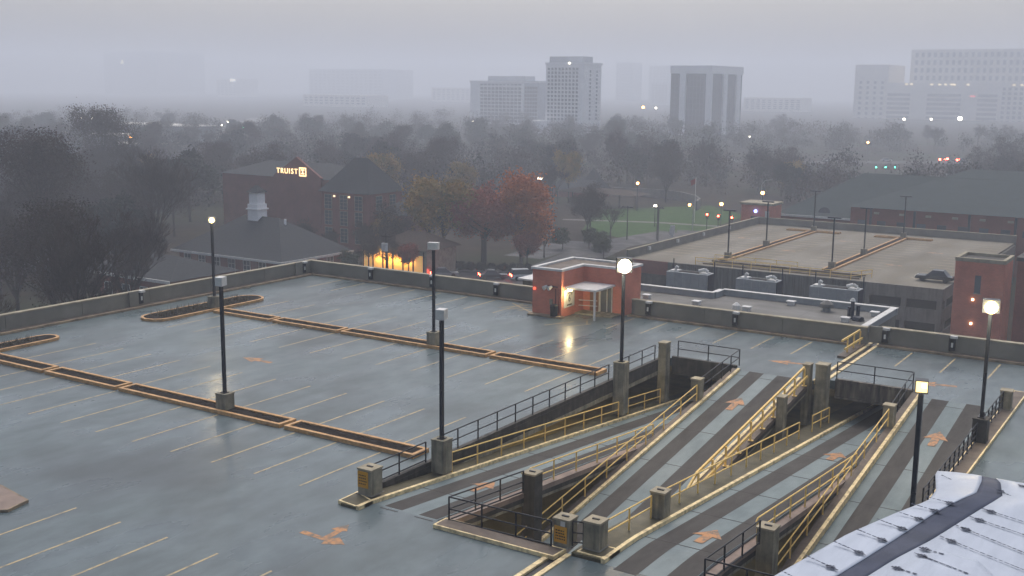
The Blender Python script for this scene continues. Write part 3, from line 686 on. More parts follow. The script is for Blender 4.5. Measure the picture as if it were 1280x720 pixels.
ld = bpy.data.lights.new('entrance_glow','POINT'); ld.energy = 90; ld.color = (1,.75,.35); ld.shadow_soft_size = .1
lo = bpy.data.objects.new('entrance_glow', ld); COL.objects.link(lo); lo.parent = el; lo.location = (.1,-.25,-.25)
al = tag(MB().tube((SX0+.2,SY0-.12,1.95),(SX0+.2,SY0-.01,1.95),.1,.1,8).build('alarm_light', emit('alarm_red',(1,.12,.06),1.6)), 'small red alarm light on the stairhouse corner', 'alarm light')
tc = T('trash_can', 'black round trash can beside the stairhouse', 'trash can', (SX1-.35,SY0-.4,.14))
MB().tube((SX1-.38,SY0-.38,.145),(SX1-.38,SY0-.38,.92),.27,.3,14).build('bin', M['black'], tc)
MB().tube((SX1-.38,SY0-.38,.92),(SX1-.38,SY0-.38,1.0),.31,.24,14).build('lid', M['black'], tc)

# ------------------------------------------------------------------ low flat roof behind the back parapet
lr = T('low_building', 'low building with a gray flat roof behind the back parapet', 'building', (-30,80,GZ))
MB().box(-46.5,-20.3,75.0,82.7,GZ,.16).box(-33.9,-20.3,82.7,84.6,GZ,.158).build('wall', M['facade'], lr)
MB().box(-46.3,-20.6,75.1,82.5,.163,.19).box(-33.7,-20.6,82.5,84.4,.163,.188).build('roof', M['roof_gray'], lr)
c = MB()
for a in [(-46.5,-33.9,82.4,82.75),(-34.1,-33.75,82.75,84.3),(-33.9,-20.2,84.3,84.65),(-20.6,-20.25,75.0,84.3)]: c.box(*a,.16,.62)
c.build('edge_wall', M['hvac'], lr)
c = MB()
for a in [(-46.5,-33.85,82.35,82.8),(-34.15,-33.7,82.8,84.25),(-33.85,-20.15,84.25,84.7),(-20.65,-20.2,75.0,84.25)]: c.box(*a,.62,.68)
c.build('coping', M['white'], lr)
for k in range(7): MB().box(-46+4*k,-45.93+4*k,75.2,82.4,.19,.2).build('seam', M['roof_gray'], lr)
MB().box(-47.6,-43.1,75.2,79.5,1.32,1.46).build('canopy', M['white_metal'], lr); MB().box(-47.3,-43.4,75.5,79.2,.2,1.31).build('penthouse', M['facade'], lr)
vm = MB().box(-.24,.24,-.22,.22,.0,.25).box(-.32,.32,-.3,.3,.25,.33).mesh('cover', M['white_metal'])
for x,y,l in [(-38.2,79.4,'nearest the stairhouse'),(-33.9,79.2,'second from the stairhouse'),(-29.9,79.3,'third from the stairhouse'),(-22.6,79.6,'nearest the yellow barrier'),(-27.9,83.4,'along the back edge'),(-21.4,82.9,'in the far right corner')]:
    t = T('roof_vent','white square roof vent '+l,'roof vent',(x,y,.19),'white roof vents'); inst('cover',vm,t,(0,0,0))
t = T('exhaust_fan','round gray exhaust fan on the low flat roof','exhaust fan',(-24.9,82.6,.19))
MB().tube((-24.9,82.6,.19),(-24.9,82.6,.5),.3,.3,12).build('curb', M['hvac'], t); MB().tube((-24.9,82.6,.5),(-24.9,82.6,.75),.55,.5,12).tube((-24.9,82.6,.75),(-24.9,82.6,1.0),.5,.15,12).build('hood', M['roof_gray'], t)
t = T('pipe_stack','cluster of dark vent pipes on the low flat roof','pipe stack',(-22.5,80.9,.19))
for dx,dy,h in ((0,0,1.3),(.35,.2,1.0),(-.3,.3,.8)): MB().tube((-22.5+dx,80.9+dy,.19),(-22.5+dx,80.9+dy,.19+h),.14,.14,8).build('pipe', M['hvac_dark'], t)
MB().tube((-22.5,80.9,1.49),(-22.5,80.9,1.7),.22,.1,8).build('cap', M['white'], t)
MB().tube((-22.2,80.5,.25),(-21.6,80.2,.25),.3,.3,8).build('elbow', M['hvac_dark'], t)
t = T('turbine_vent','small round turbine vent near the parapet','roof vent',(-29.4,75.9,.19)); MB().tube((-29.4,75.9,.19),(-29.4,75.9,.9),.12).build('neck', M['hvac'], t); MB().tube((-29.4,75.9,.9),(-29.4,75.9,1.2),.3,.3,10).tube((-29.4,75.9,1.2),(-29.4,75.9,1.4),.3,.08,10).build('head', M['white_metal'], t)
# terrace with cooling units
ter = tag(MB().box(-48,-24.3,84.75,100,GZ,-3.2).build('terrace', M['conc_dark']), 'dark terrace carrying the cooling units', 'terrace')
for x0,x1,lb in ((-42.4,-38.45,'left blue gray cooling unit behind the low roof'),(-35.8,-32.2,'middle blue gray cooling unit behind the low roof'),(-29.3,-25.25,'right blue gray cooling unit behind the low roof')):
    t = T('cooling_unit', lb, 'cooling unit', ((x0+x1)/2,93,-3.2), 'cooling units on the terrace')
    n = 5; wd = (x1-x0)/n
    for k in range(n): MB().box(x0+k*wd+.012,x0+(k+1)*wd-.012,92,92.05,-3.1,.3).build('panel', M['hvac'], t)
    MB().box(x0,x1,92.05,93.6,-3.2,.29).build('cabinet', M['hvac'], t)
    MB().box(x1+.004,x1+.06,92.15,93.5,-3.0,.25).build('louvre', M['hvac_dark'], t)
    MB().box(x0+1.0,x1-1.0,92.4,93.3,0.291,.33).build('fan_well', M['shade_fill'], t)
    MB().box(x0+.2,x0+.9,92.3,93.2,0.291,.4).box(x1-.9,x1-.2,92.3,93.2,0.291,.4).build('top_tray', M['white'], t)
    MB().tube((x0+.7,92.5,.4),(x0+.7,92.5,.76),.13,.1,8).tube((x0+.7,92.5,.76),(x0+.95,92.5,.64),.12,.12,8).build('pipe', M['white'], t)
    MB().tube((x1-1.1,92.6,.5),(x1-.6,92.8,.67),.14,.14,8).tube((x1-.6,92.8,.67),(x1-.3,92.9,.45),.14,.14,8).build('pipe', M['white'], t)
    for px in (x1+.05,x0+.05): MB().box(px-.04,px+.04,93.4,93.48,-.1,1.3).build('mast', M['hvac_dark'], t)

# ------------------------------------------------------------------ second garage
Z2 = -7.5
g2 = T('far_parking_garage', 'beige open parking garage behind the low roof', 'parking garage', (-50,170,GZ))
MB().box(-72.2,-61,143.8,195.5,Z2-.6,Z2).box(-61,-40,148.0,195.5,Z2-.6,Z2).box(-40,-29.2,143.8,195.5,Z2-.6,Z2).box(-61,-40,143.8,145.2,Z2-.6,Z2).build('top_deck', M['deck_beige'], g2)
f = MB()
f.box(-38.4,-29.1,143.6,143.79,-9.05,Z2+.02); f.box(-38.4,-29.1,143.6,143.79,-11.9,-10.15); f.box(-38.4,-29.1,143.6,143.79,GZ,-13.0)
for x in (-29.6,-33.9,-38.4): f.box(x-.12,x+.5,143.65,143.95,-13.02,-9.0)
f.box(-29.19,-29.0,143.7,150,-9.05,Z2+.02); f.box(-29.19,-29.0,143.7,195.5,-11.9,-10.15); f.box(-29.19,-29.0,143.7,195.5,GZ,-13.0); f.box(-29.19,-29.0,150,195.5,-9.05,Z2-.3)
for y in (144.9,152,160,168): f.box(-29.3,-28.95,y,y+.6,-13.0,-9.0)
f.build('facade', M['facade'], g2)
MB().box(-72.2,-29.3,143.9,195.4,-10.9,-10.5).box(-72.2,-29.3,148,195.4,GZ+.1,-10.9).box(-72.2,-61,146,195.4,-10.5,Z2-.61).build('interior', M['shade_fill'], g2)
MB().box(-66,-38.45,143.6,143.78,GZ,Z2-.02).build('ribbed_wall', M['ribbed'], g2)
for k in range(22): MB().box(-65.6+k*1.25,-65.35+k*1.25,143.5,143.6,GZ,Z2-.3).build('rib', M['ribbed'], g2)
MB().box(-72.5,-66,143.6,143.78,-9.4,Z2-.02).build('brick_panel', M['brick_dark'], g2)
MB().box(-72.5,-66,143.62,143.76,GZ,-9.4).build('lower_wall', M['conc_dark'], g2)
MB().box(-61,-40,145.2,148.0,Z2-2.6,Z2-2.5).build('ramp_floor', M['shade_fill'], g2)
for a in [(-61.3,-39.7,144.95,145.25),(-61.3,-39.7,147.95,148.25)]: MB().box(*a,Z2+.004,Z2+.2).build('curb', M['curb_worn'], g2)
for x0,x1,y0,y1 in ((-72.5,-72.2,143.6,196),(-72.2,-29.0,195.6,195.9)):
    p = MB().box(x0,x1,y0,y1,GZ,Z2+1.15).build('parapet', M['parapet'], g2); MB().box(x0-.05,x1+.05,y0-.05,y1+.05,Z2+1.15,Z2+1.22).build('coping', M['coping'], p)
sl = MB().box(0,4.8,-.05,.05,0,.004).mesh('stall_line', M['line'])
td = [o for o in sc.objects if o.name.startswith('top_deck')][0]
for k in range(16):
    for x in (-71.6,-65.6,-59.2,-50.6,-44.2,-34.6): inst('stall_line', sl, td, Vector((x,150.5+k*2.64,Z2+.002)) - wl(td))
for x,y in ((-66,175),(-55,165),(-51,181),(-38,160),(-36,176)): inst('painted_arrow', AM, td, Vector((x,y,Z2+.002))-wl(td), (0,0,R(90)))
for x,lb in ((-60.3,'left'),(-45.3,'right')):
    t = T('planter_bed','long narrow planter on the %s side of the far garage deck'%lb,'planter',(x,170,Z2),'planters on the far garage')
    for a in ((x-.75,x-.45),(x+.45,x+.75)): MB().box(a[0],a[1],149.5,189.5,Z2+.003,Z2+.25).build('curb', M['curb_tan'], t)
    for a in ((x-4.6,x+4.6,190.4,190.65),(x-4.6,x+4.6,189.3,189.5)): MB().box(*a,Z2+.003,Z2+.25).build('curb', M['curb_tan'], t)
    MB().box(x-.45,x+.45,149.5,189.3,Z2+.003,Z2+.16).box(x-4.4,x+4.4,189.5,190.4,Z2+.003,Z2+.158).build('soil', M['soil'], t)
    for y,l2 in ((151.5,'near'),(167,'middle'),(190,'far')):
        p = T('lamp_post','unlit lamp post at the %s end of the %s planter of the far garage'%(l2,lb) if l2!='middle' else 'unlit lamp post half way along the %s planter of the far garage'%lb,'lamp post',(x,y,Z2),'lamp posts of the far garage')
        MB().box(x-.4,x+.4,y-.4,y+.4,Z2+.02,Z2+1.0).build('pedestal', M['conc'], p)
        MB().box(x-.09,x+.09,y-.09,y+.09,Z2+1.0,Z2+6.9).build('pole', M['pole'], p)
        MB().box(x-.9,x+.9,y-.2,y+.2,Z2+6.9,Z2+7.1).build('lamp_head', M['hvac_dark'], p)
railing('pale yellow railing along the front slot of the far garage', [(-62,143.95,Z2),(-40.5,143.95,Z2),(-38.8,147.5,Z2)], 'yellow', 1.05, .05, 2.6, cat='railing')
railing('pale yellow railing behind the front slot of the far garage', [(-61,148.4,Z2),(-49,148.4,Z2)], 'yellow', .95, .045, 3.0, cat='railing')
for k,(y,l) in enumerate(((150,'near'),(160,'second'),(170,'third'),(181,'far'))):
    t = T('wall_light','white wall light on the left wall of the far garage, %s one'%l,'wall light',(-72.1,y,Z2),'wall lights of the far garage'); MB().box(-72.15,-71.85,y-.25,y+.25,Z2+.5,Z2+1.0).build('housing', M['white'], t)
# brick corner towers
bt = T('brick_stair_tower', 'brick stair tower, warm light put into its colour, beside the right lamp', 'stair tower', (-21.8,128.5,GZ))
MB().box(-24.45,-19.5,126,131,GZ,-1.3).build('wall', M['brick'], bt)
c = MB()
for a in [(-24.5,-19.45,125.95,126.3),(-24.5,-24.15,126.3,130.7),(-19.8,-19.45,126.3,130.7),(-24.5,-19.45,130.7,131.05)]: c.box(*a,-1.3,-.9)
c.build('coping', M['coping'], bt); MB().box(-24.1,-19.85,126.35,130.65,-1.299,-1.2).build('roof', M['conc_dark'], bt)
t = MB().box(-22.35,-21.75,125.93,125.995,-4.6,-2.7).build('window', M['glass_pale'], bt); MB().box(-22.45,-21.65,125.95,125.99,-4.7,-4.6).build('sill', M['coping'], t)
for z,l in ((-5.3,'upper'),(-7.9,'lower')):
    t = tag(MB().box(-22.5,-22.3,125.8,125.99,z-.1,z+.1).build('wall_lamp', M['lamp_small']), '%s small lit wall lamp on the brick stair tower'%l,'wall lamp','wall lamps of the stair tower')
bw = T('brick_wing','dim brick wing behind the brick stair tower','building',(-8,150,GZ)); MB().box(-19.2,4,132,190,GZ,-1.6).build('wall', M['brick_dark'], bw); MB().box(-19.35,4.1,131.9,190.1,-1.6,-1.2).build('coping', M['conc_dark'], bw)
ht = T('brick_hut', 'small red brick hut with a blue beacon at the far garage corner', 'hut', (-73.5,199,GZ))
MB().box(-76.2,-70.4,197,202,GZ,-4.3).build('wall', M['brick'], ht); MB().box(-76.5,-70.1,196.7,202.3,-4.3,-3.9).build('roof', M['coping'], ht)
MB().box(-71.6,-70.9,196.9,197.02,Z2+.1,Z2+2.2).build('door', M['white'], ht); MB().box(-74.3,-72.8,196.9,197.02,Z2+.3,Z2+1.1).build('window', M['glass'], ht)
tag(MB().tube((-73.4,196.7,-5.4),(-73.4,196.98,-5.4),.25,.25,8).build('beacon', M['lamp_blue']), 'blue beacon on the brick hut','beacon')
# long brick building with teal roof
tb = T('teal_roof_building','long red brick building with a teal metal roof','building',(-40,215,GZ))
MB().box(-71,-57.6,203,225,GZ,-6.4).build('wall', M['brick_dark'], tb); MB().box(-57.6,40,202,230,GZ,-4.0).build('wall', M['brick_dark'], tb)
MB().hip(-71,-24,203,235,-6.3,.9,11.5,mi=0,ov=.8).build('roof', M['teal'], tb)
MB().hip(-57.6,40,202,246,-3.95,2.2,16,ov=.6).build('roof', M['teal'], tb)
MB().box(-71.9,-56.9,202.1,202.3,-6.5,-6.15).build('gutter', M['white'], tb)
wm = MB().box(-.75,.75,-.06,.0,0,1.1).mesh('window', M['glass']); wm2 = MB().box(-.75,.75,-.06,.0,0,1.1).mesh('window', M['glass_pale'])
for k in range(14): inst('window', wm if k%3 else wm2, tb, Vector((-55.5+k*3.4,201.99,-7.3))-wl(tb))
pm = MB().box(-.2,.2,-.12,.0,0,9.9).mesh('downpipe', M['hvac_dark'])
for x in (-54,-46.5,-37.5,-30.2): inst('downpipe', pm, tb, Vector((x,201.99,GZ))-wl(tb))
pm = MB().box(-.45,.45,-.3,.0,0,.35).mesh('wall_fitting', M['coping'])
for k in range(7): inst('wall_fitting', pm, tb, Vector((-53+k*4.4,201.99,-5.0))-wl(tb))
MB().add([(-62.6+1.1*math.cos(a),202.6+0.5*(math.sin(a)),-5.5+1.0*math.sin(a)) for a in [math.pi*k/8 for k in range(9)]],[tuple(range(9))]).build('dormer', M['hvac_dark'], tb)

# ------------------------------------------------------------------ white sheet roof below the camera
wr = T('white_sheet_roof', 'near white sheeted roof with a dark seam strip at the bottom right', 'roof', (-3,18,9))
EL = [(-6.15,13.5),(-5.55,16.19),(-5.36,17.16),(-5.05,18.75),(-4.61,20.23),(-4.27,21.2)]
SLl = [(-5.35,13.5),(-4.66,16.79),(-4.5,17.6),(-4.29,18.72),(-3.98,20.52),(-3.71,21.59)]
SRr = [(-4.95,13.5),(-4.24,17.07),(-4.05,18.0),(-3.74,19.14),(-3.37,20.93),(-3.2,21.7)]
END_E, END_L, END_R = [(-4.35,22.3,8.85),(-4.78,24.3,8.5),(-4.98,25.5,8.2)], [(-3.66,22.6,8.8),(-3.85,24.3,8.5),(-4.08,25.7,8.15)], [(-3.2,22.7,8.8),(-3.5,24.4,8.5),(-3.78,25.7,8.15)]
def refine(a, b, n, z, sag=0.0, jitter=.002):
    """grid between two polylines with slight wrinkles"""
    rnd = random.Random(3); rows = []
    m = 40
    def at(pl, t):
        d = [0]
        for i in range(len(pl)-1): d.append(d[-1]+(Vector(pl[i+1])-Vector(pl[i])).length)
        s = t*d[-1]
        for i in range(len(pl)-1):
            if s <= d[i+1]+1e-9:
                k = (s-d[i])/(d[i+1]-d[i]); return Vector(pl[i]).lerp(Vector(pl[i+1]), k)
        return Vector(pl[-1])
    for i in range(m+1):
        p, q = at(a, i/m), at(b, i/m)
        rows.append([p.lerp(q, j/n) + Vector((0,0,sag*(1-j/n)**2 + rnd.uniform(-jitter,jitter)*(0<j<n))) for j in range(n+1)])
    vs = [tuple(v) for r in rows for v in r]
    fs = [(i*(n+1)+j, i*(n+1)+j+1, (i+1)*(n+1)+j+1, (i+1)*(n+1)+j) for i in range(m) for j in range(n)]
    return vs, fs
z9 = lambda pl, z: [(x,y,z) for x,y in pl]
E3 = z9(EL,9.0)+END_E; L3 = z9(SLl,9.0)+END_L; R3 = z9(SRr,9.0)+END_R
FAR = [(2.0,9.5,9.0),(6.0,18,9.0),(6.5,22,9.0),(6.5,22.9,8.8),(6.5,24.4,8.5),(6.5,25.9,8.15)]
def sheet(name, a, b, n, m, sag=0):
    vs, fs = refine(a, b, n, 9, sag); nv = len(vs)
    bb = MB().add(vs, fs); ob = bb.build(name, m, wr)
    for p in ob.data.polygons: p.use_smooth = True
    md = ob.modifiers.new('thickness','SOLIDIFY'); md.thickness = .02; md.offset = -1
    return ob
sheet('sheet', E3, L3, 10, M['membrane'], -.06)
sheet('seam_strip', [(x,y,z-.012) for x,y,z in L3], [(x,y,z-.012) for x,y,z in R3], 4, M['seam'])
sheet('sheet', R3, FAR, 24, M['membrane'])
lap = sheet('sheet_lap', [(-4.35,15.5,9.016),(-3.95,17.6,9.018),(-3.55,18.72,9.02)], [(-1.0,15.0,9.016),(-1.9,17.2,9.018),(-2.9,18.6,9.02)], 6, M['membrane'])
pts = [(x,y) for x,y,z in E3]+[(6.5,25.85),(6.5,5),(-6.8,5),(-6.8,10)]
MB().prism([(-5.9,13.2),(-5.3,16.2),(-4.1,21.0),(-4.5,25.2),(6.3,25.5),(6.3,6),(-7.0,6)], GZ, [8.85,8.85,8.85,7.9,7.9,8.85,8.85]).build('wall', M['facade'], wr)
rnd = random.Random(11)
def printed(p, q, seed, dia=.78):
    """row of dark printed logo dashes between p and q on the sheet"""
    b = MB(); rr = random.Random(seed); p, q = Vector(p), Vector(q); d = q-p; L = d.length; d.normalize(); n = Vector((-d.y,d.x,0)); s = 0
    def patch(a, c, w):
        P0, P1 = p+d*a, p+d*c; b.quad(P0-n*w, P1-n*w, P1+n*w, P0+n*w)
    while s < L:
        l = rr.uniform(.05,.11); patch(s, min(L,s+l), rr.uniform(.01,.022)); s += l + rr.uniform(.01,.035)
    # logo diamond
    for f0 in (dia,):
        c = L*f0
        for k in range(5): patch(c+k*.04-.1, c+k*.04-.065, (.03,.06,.085,.06,.03)[k])
    return b.build('printed_mark', M['seam'], wr)
for k,(a,c,z) in enumerate([((-5.29,17.24),(-4.68,16.95),9),((-5.08,18.07),(-4.47,17.79),9),((-4.91,18.82),(-4.3,18.55),9),((-4.76,19.51),(-4.14,19.26),9),((-4.59,20.08),(-4.01,19.9),9),((-4.44,20.63),(-3.86,20.48),9),((-4.3,21.16),(-3.72,21.05),9),((-5.45,16.45),(-4.85,16.15),9),((-4.6,24.0),(-4.02,23.57),8.53)]):
    printed((a[0],a[1],z+.03), (c[0],c[1],z+.03), k)
for k,(a,c,z) in enumerate([((-3.97,17.57),(-3.6,17.5),9),((-3.84,18.34),(-2.9,17.97),9),((-3.79,18.61),(-3.4,18.55),9),((-3.65,19.32),(-2.21,18.62),9),((-3.54,20.0),(-2.2,19.3),9),((-3.41,20.56),(-2.2,20.1),9),((-3.3,21.1),(-2.2,20.7),9),((-3.44,23.16),(-2.5,22.4),8.74),((-3.16,24.32),(-2.5,23.9),8.52),((-3.9,16.6),(-3.0,16.3),9)]):
    printed((a[0],a[1],z+.032), (c[0],c[1],z+.032), 30+k, .15)

# ------------------------------------------------------------------ cars
def car(label, x, y, z, rz, paint, rear=True, front=False, group=None, suv=False, far=False):
    t = T('car', label, 'car', (0,0,0), group)
    L, Wd, H = 4.6, 1.8, (1.75 if suv else 1.45)
    bl = .75 if not suv else .95
    prof = [(-L/2,.35),(-L/2,.7),(-L/2+.05,bl),(-.9 if suv else -1.4,bl+.05),(1.0,bl),(L/2-.1,.72),(L/2,.5),(L/2,.35)]
    def loft(pr, w0, w1):
        b = MB(); n = len(pr); zs = [p[1] for p in pr]; lo, hi = min(zs), max(zs)
        f = lambda zz: w0+(w1-w0)*(zz-lo)/max(.01,hi-lo)
        vs = [(px,-f(pz)/2,pz) for px,pz in pr]+[(px,f(pz)/2,pz) for px,pz in pr]
        fs = [tuple(range(n)), tuple(range(2*n-1,n-1,-1))]+[(i,n+i,n+(i+1)%n,(i+1)%n) for i in range(n)]
        return b.add(vs, fs)
    if suv: cab = [(-L/2+.08,bl+.004),(-L/2+.25,H),(.5,H),(1.15,bl+.004)]
    else: cab = [(-1.75,bl+.004),(-1.1,H),(.25,H),(1.1,bl+.004)]
    body = loft(prof, Wd, Wd-.12).build('body', paint, t)
    c = loft(cab, Wd-.14, Wd-.5).build('cabin', M['glass'], t)
    x0, x1 = cab[1][0], cab[2][0]; MB().box(x0-.02,x1+.02,-(Wd-.5)/2-.02,(Wd-.5)/2+.02,H-.01,H+.035).build('roof', paint, t)
    wmh = MB().tube((0,-.11,0),(0,.11,0),.33,.33,12).mesh('wheel', M['tyre'])
    for wx in (-L/2+.85,L/2-.9):
        for wy in (-Wd/2+.1,Wd/2-.1): inst('wheel', wmh, t, (wx,wy,.33))
    for sy in (-1,1):
        MB().box(-L/2-.02,-L/2+.03,sy*.62-.24,sy*.62+.24,.66,.94).build('tail_light', M['tail'] if rear else M['car_red'], t)
        MB().box(L/2-.12,L/2+.01,sy*.62-.2,sy*.62+.2,.55,.7).build('headlight', M['head'] if front else M['lens_off'], t)
    t.location = (x,y,z); t.rotation_euler = (0,0,rz)
    return t
gc = 'cars on the street behind the deck'
sa = R(44)
car('pale car with red tail lights on the street behind the far pole', -106.8,146.4,GZ+.03,sa,M['car_gray'],group=gc)
car('dark car with red tail lights on the street under the red tree', -99.2,149.4,GZ+.03,sa,M['car_dark'],group=gc)
car('white sport utility car with bright tail lights beside the stairhouse', -94.6,151.6,GZ+.03,sa,M['car_white'],group=gc,suv=True)
car('dark parked car alone on the far garage deck', -31.3,149.3,Z2+.01,R(180),M['car_dark'],rear=False)
ff = 'cars in the far fog'
for x,y,lb,f in [(-150,486,'pale car on the distant street left of the red lights',0),(-184,459,'pale car on the distant street below the column building',0),(-108,527,'car with red lights on the distant right street',1),(-103,531,'car with red lights ahead on the distant right street',1),(-130,505,'pale car on the distant street in mid fog',0)]:
    car(lb,x,y,GZ+.03,R(35),M['car_white'] if not f else M['car_gray'],rear=bool(f),group=ff)

# ------------------------------------------------------------------ street lamps, signals, poles
def street_lamp(label, x, y, z, lens, r=.3, arm=None, pole='pole', group=None, cat='street lamp', name='street_lamp', base=GZ):
    t = T(name, label, cat, (x,y,base), group)
    px = x if arm is None else x+arm
    MB().tube((px,y,base),(px,y,z+.35),.1,.07,6).build('pole', M[pole], t)
    if arm: MB().tube((px,y,z+.3),(x,y,z+.3),.05,.05,5).build('arm', M[pole], t)
    MB().tube((x,y,z+r*.8),(x,y,z+r*1.25),r*.9,r*.4,8).build('hood', M[pole], t)
    b = MB(); n = 8
    vs = [(x+r*math.sin(math.pi*i/5)*math.cos(2*math.pi*j/n), y+r*math.sin(math.pi*i/5)*math.sin(2*math.pi*j/n), z+r*math.cos(math.pi*i/5)) for i in range(6) for j in range(n)]
    b.add(vs, [(i*n+j,(i+1)*n+j,(i+1)*n+(j+1)%n,i*n+(j+1)%n) for i in range(5) for j in range(n)])
    b.build('lens', M[lens], t)
    return t
gs = 'lit street lamps'
street_lamp('white globe lamp on the park lawn', -108.8,229,-9.5,'lamp_white',.42,group=gs)
street_lamp('orange lamp beyond the curved park wall', -126.4,255.4,-7,'lamp_orange',.36,group=gs)
street_lamp('orange lamp on a gray pole at the park corner', -100.1,228,-8.5,'lamp_orange',.3,.9,'hvac',gs)
street_lamp('bright orange lamp left of the brick hut', -93.3,229.4,-8,'lamp_orange',.38,group=gs)
street_lamp('orange lamp beside the curved tall pole', -87.9,239.5,-6,'lamp_orange',.4,group=gs)
street_lamp('white lamp between the bare trees', -129.4,212.8,-9.5,'lamp_white',.22,group=gs)
t = T('street_lamp','tall gray pole with a curved arm and no light','street lamp',(-92.2,250.5,GZ))
MB().tube((-92.2,250.5,GZ),(-92.2,250.5,-5.2),.13,.1,6).build('pole', M['hvac'], t); MB().tube((-92.2,250.5,-5.2),(-91.5,250.5,-4.2),.08).tube((-91.5,250.5,-4.2),(-89.8,250.5,-3.9),.08).build('arm', M['hvac'], t)
t = T('flood_light','pair of white flood lights on a pole above the red tree','flood light',(-146.6,241.9,GZ))
MB().tube((-146.6,241.9,GZ),(-146.6,241.9,-6),.12).build('pole', M['pole'], t)
for dx in (-.45,.45): MB().box(-146.6+dx-.25,-146.6+dx+.25,241.4,241.6,-6.2,-5.8).build('lens', M['lamp_white'], t)
for (x,y,lb) in [(-91.2,216.8,'left'),(-88.2,215.5,'middle'),(-84.9,214.5,'right')]:
    t = T('traffic_signal','red traffic signal before the brick hut, %s one'%lb,'traffic signal',(x,y,GZ),'red traffic signals')
    MB().tube((x,y,GZ),(x,y,-9.9),.08).build('pole', M['pole'], t); MB().box(x-.2,x+.2,y,y+.25,-9.9,-8.6).build('housing', M['black'], t)
    MB().tube((x,y-.06,-9),(x,y-.001,-9),.2,.2,8).build('lens', M['tail'], t)
for (x,y,lb) in [(-101,380.3,'left'),(-98.5,382.5,'middle'),(-95.9,384.7,'right')]:
    t = T('traffic_signal','green traffic signal above the teal roof, %s one'%lb,'traffic signal',(x,y,GZ),'green traffic signals')
    MB().tube((x,y,GZ),(x,y,-9),.1).build('pole', M['pole'], t); MB().box(x-.25,x+.25,y,y+.25,-9.2,-7.6).build('housing', M['black'], t)
    MB().tube((x,y-.06,-8.5),(x,y-.001,-8.5),.26,.26,8).build('lens', M['lamp_green'], t)
FL = [(-234,612.7,-10,'lamp_white',.55,'white lamp right of the column building'),(-442.5,900.6,0,'lamp_orange',1.25,'bright warm lamp between the hotel and the column building'),(-418.5,876,0,'lamp_white',.8,'small warm lamp between the hotel and the column building'),
 (-150.4,549,-8,'lamp_orange',.55,'warm lamp before the hospital block'),(-237.6,174.7,-5,'lamp_orange',.28,'small orange lamp in the dark left trees'),(-378,303.8,-5,'lamp_orange',.5,'orange lamp by the pale left roofs'),
 (-419.8,606.9,-6,'lamp_white',.8,'white lamp at the foot of the white grid tower'),(-203.3,830.4,-3.4,'lamp_white',.9,'left lamp at the foot of the hospital'),(-187.1,840.8,-3.2,'lamp_white',.8,'middle lamp at the foot of the hospital'),(-170,852,-2.5,'lamp_white',1.6,'bright right lamp at the foot of the hospital'),
 (-606.6,451.3,-5.5,'lamp_white',.55,'left small lamp in the far left fog'),(-601,455,-5.5,'lamp_white',.55,'right small lamp in the far left fog'),(-578.3,540,-11,'lamp_white',.6,'first highway lamp from the left'),(-605.6,571,-10,'lamp_white',.65,'highest small lamp above the far highway'),(-557.6,529,-11.5,'lamp_orange',.6,'lowest orange lamp of the far highway'),(-551.8,533,-11.5,'lamp_green',.6,'green signal beside the far highway'),(-579.6,588,-10,'lamp_white',.6,'rightmost small lamp of the far highway'),
 (-97.6,458,-9.5,'tail_far',.42,'red brake lamp on the distant street, left one'),(-95,459,-9.2,'tail_far',.42,'red brake lamp on the distant street, middle one'),(-92,462,-9.6,'tail_far',.42,'red brake lamp on the distant street, right one')]
for x,y,z,l,r,lb in FL: street_lamp(lb,x,y,z,l,r,group='small lamps in the fog')
t = T('utility_pole','wooden utility pole with a white transformer before the lit shop','utility pole',(-106.1,130.8,GZ))
MB().tube((-106.1,130.8,GZ),(-106.1,130.8,-5.2),.16,.12,8).build('pole', M['bark'], t)
MB().box(-106.9,-105.3,130.7,130.9,-5.8,-5.6).build('crossarm', M['bark'], t)
for dx in (-.35,.25): MB().tube((-106.1+dx,130.5,-7.9),(-106.1+dx,130.5,-6.7),.25,.25,8).build('transformer', M['white_metal'], t)
t = T('flagpole','thin flagpole with a drooping flag in the park','flagpole',(-104.7,241.5,GZ))
MB().tube((-104.7,241.5,GZ),(-104.7,241.5,-3.6),.07).build('pole', M['white'], t)
MB().add([(-104.75,241.5,-3.8),(-106.0,241.4,-4.4),(-105.8,241.5,-5.6),(-104.75,241.5,-5.0)],[(0,1,2,3)]).build('flag', M['car_red'], t).modifiers.new('thickness','SOLIDIFY').thickness = .05
for x,y,lb in ((-103.5,205,'left'),(-98.7,209,'middle'),(-97.5,207,'right')):
    t = T('utility_pole','dark slim pole at the park street, %s one'%lb,'pole',(x,y,GZ),'slim poles by the park'); MB().tube((x,y,GZ),(x,y,-7),.12,.1).build('pole', M['pole'], t)
    MB().box(x-1.2,x+1.2,y-.1,y+.1,-7.4,-7.2).build('crossarm', M['pole'], t)
for x,y,lb in ((-94.5,207,'beside the parapet end'),(-96.6,212,'at the kerb corner')):
    t = T('road_sign','white road sign '+lb,'road sign',(x,y,GZ),'white road signs'); MB().tube((x,y,GZ),(x,y,-11.2),.06).build('post', M['hvac'], t); MB().box(x-.5,x+.5,y-.08,y-.02,-12.6,-11.2).build('plate', M['white'], t)
# curved park wall
pw = T('curved_wall','pale curved park wall round the lawn','wall',(-125,278,GZ))
cp = [(-150,287),(-143,290),(-136,290),(-129,287),(-122,281),(-117,273),(-115,266)]
for i in range(len(cp)-1):
    a,b = Vector(cp[i]),Vector(cp[i+1]); MB().bar((a.x,a.y,GZ+1.3),(b.x,b.y,GZ+1.2),.5,2.4).build('wall_panel', M['pave'], pw)

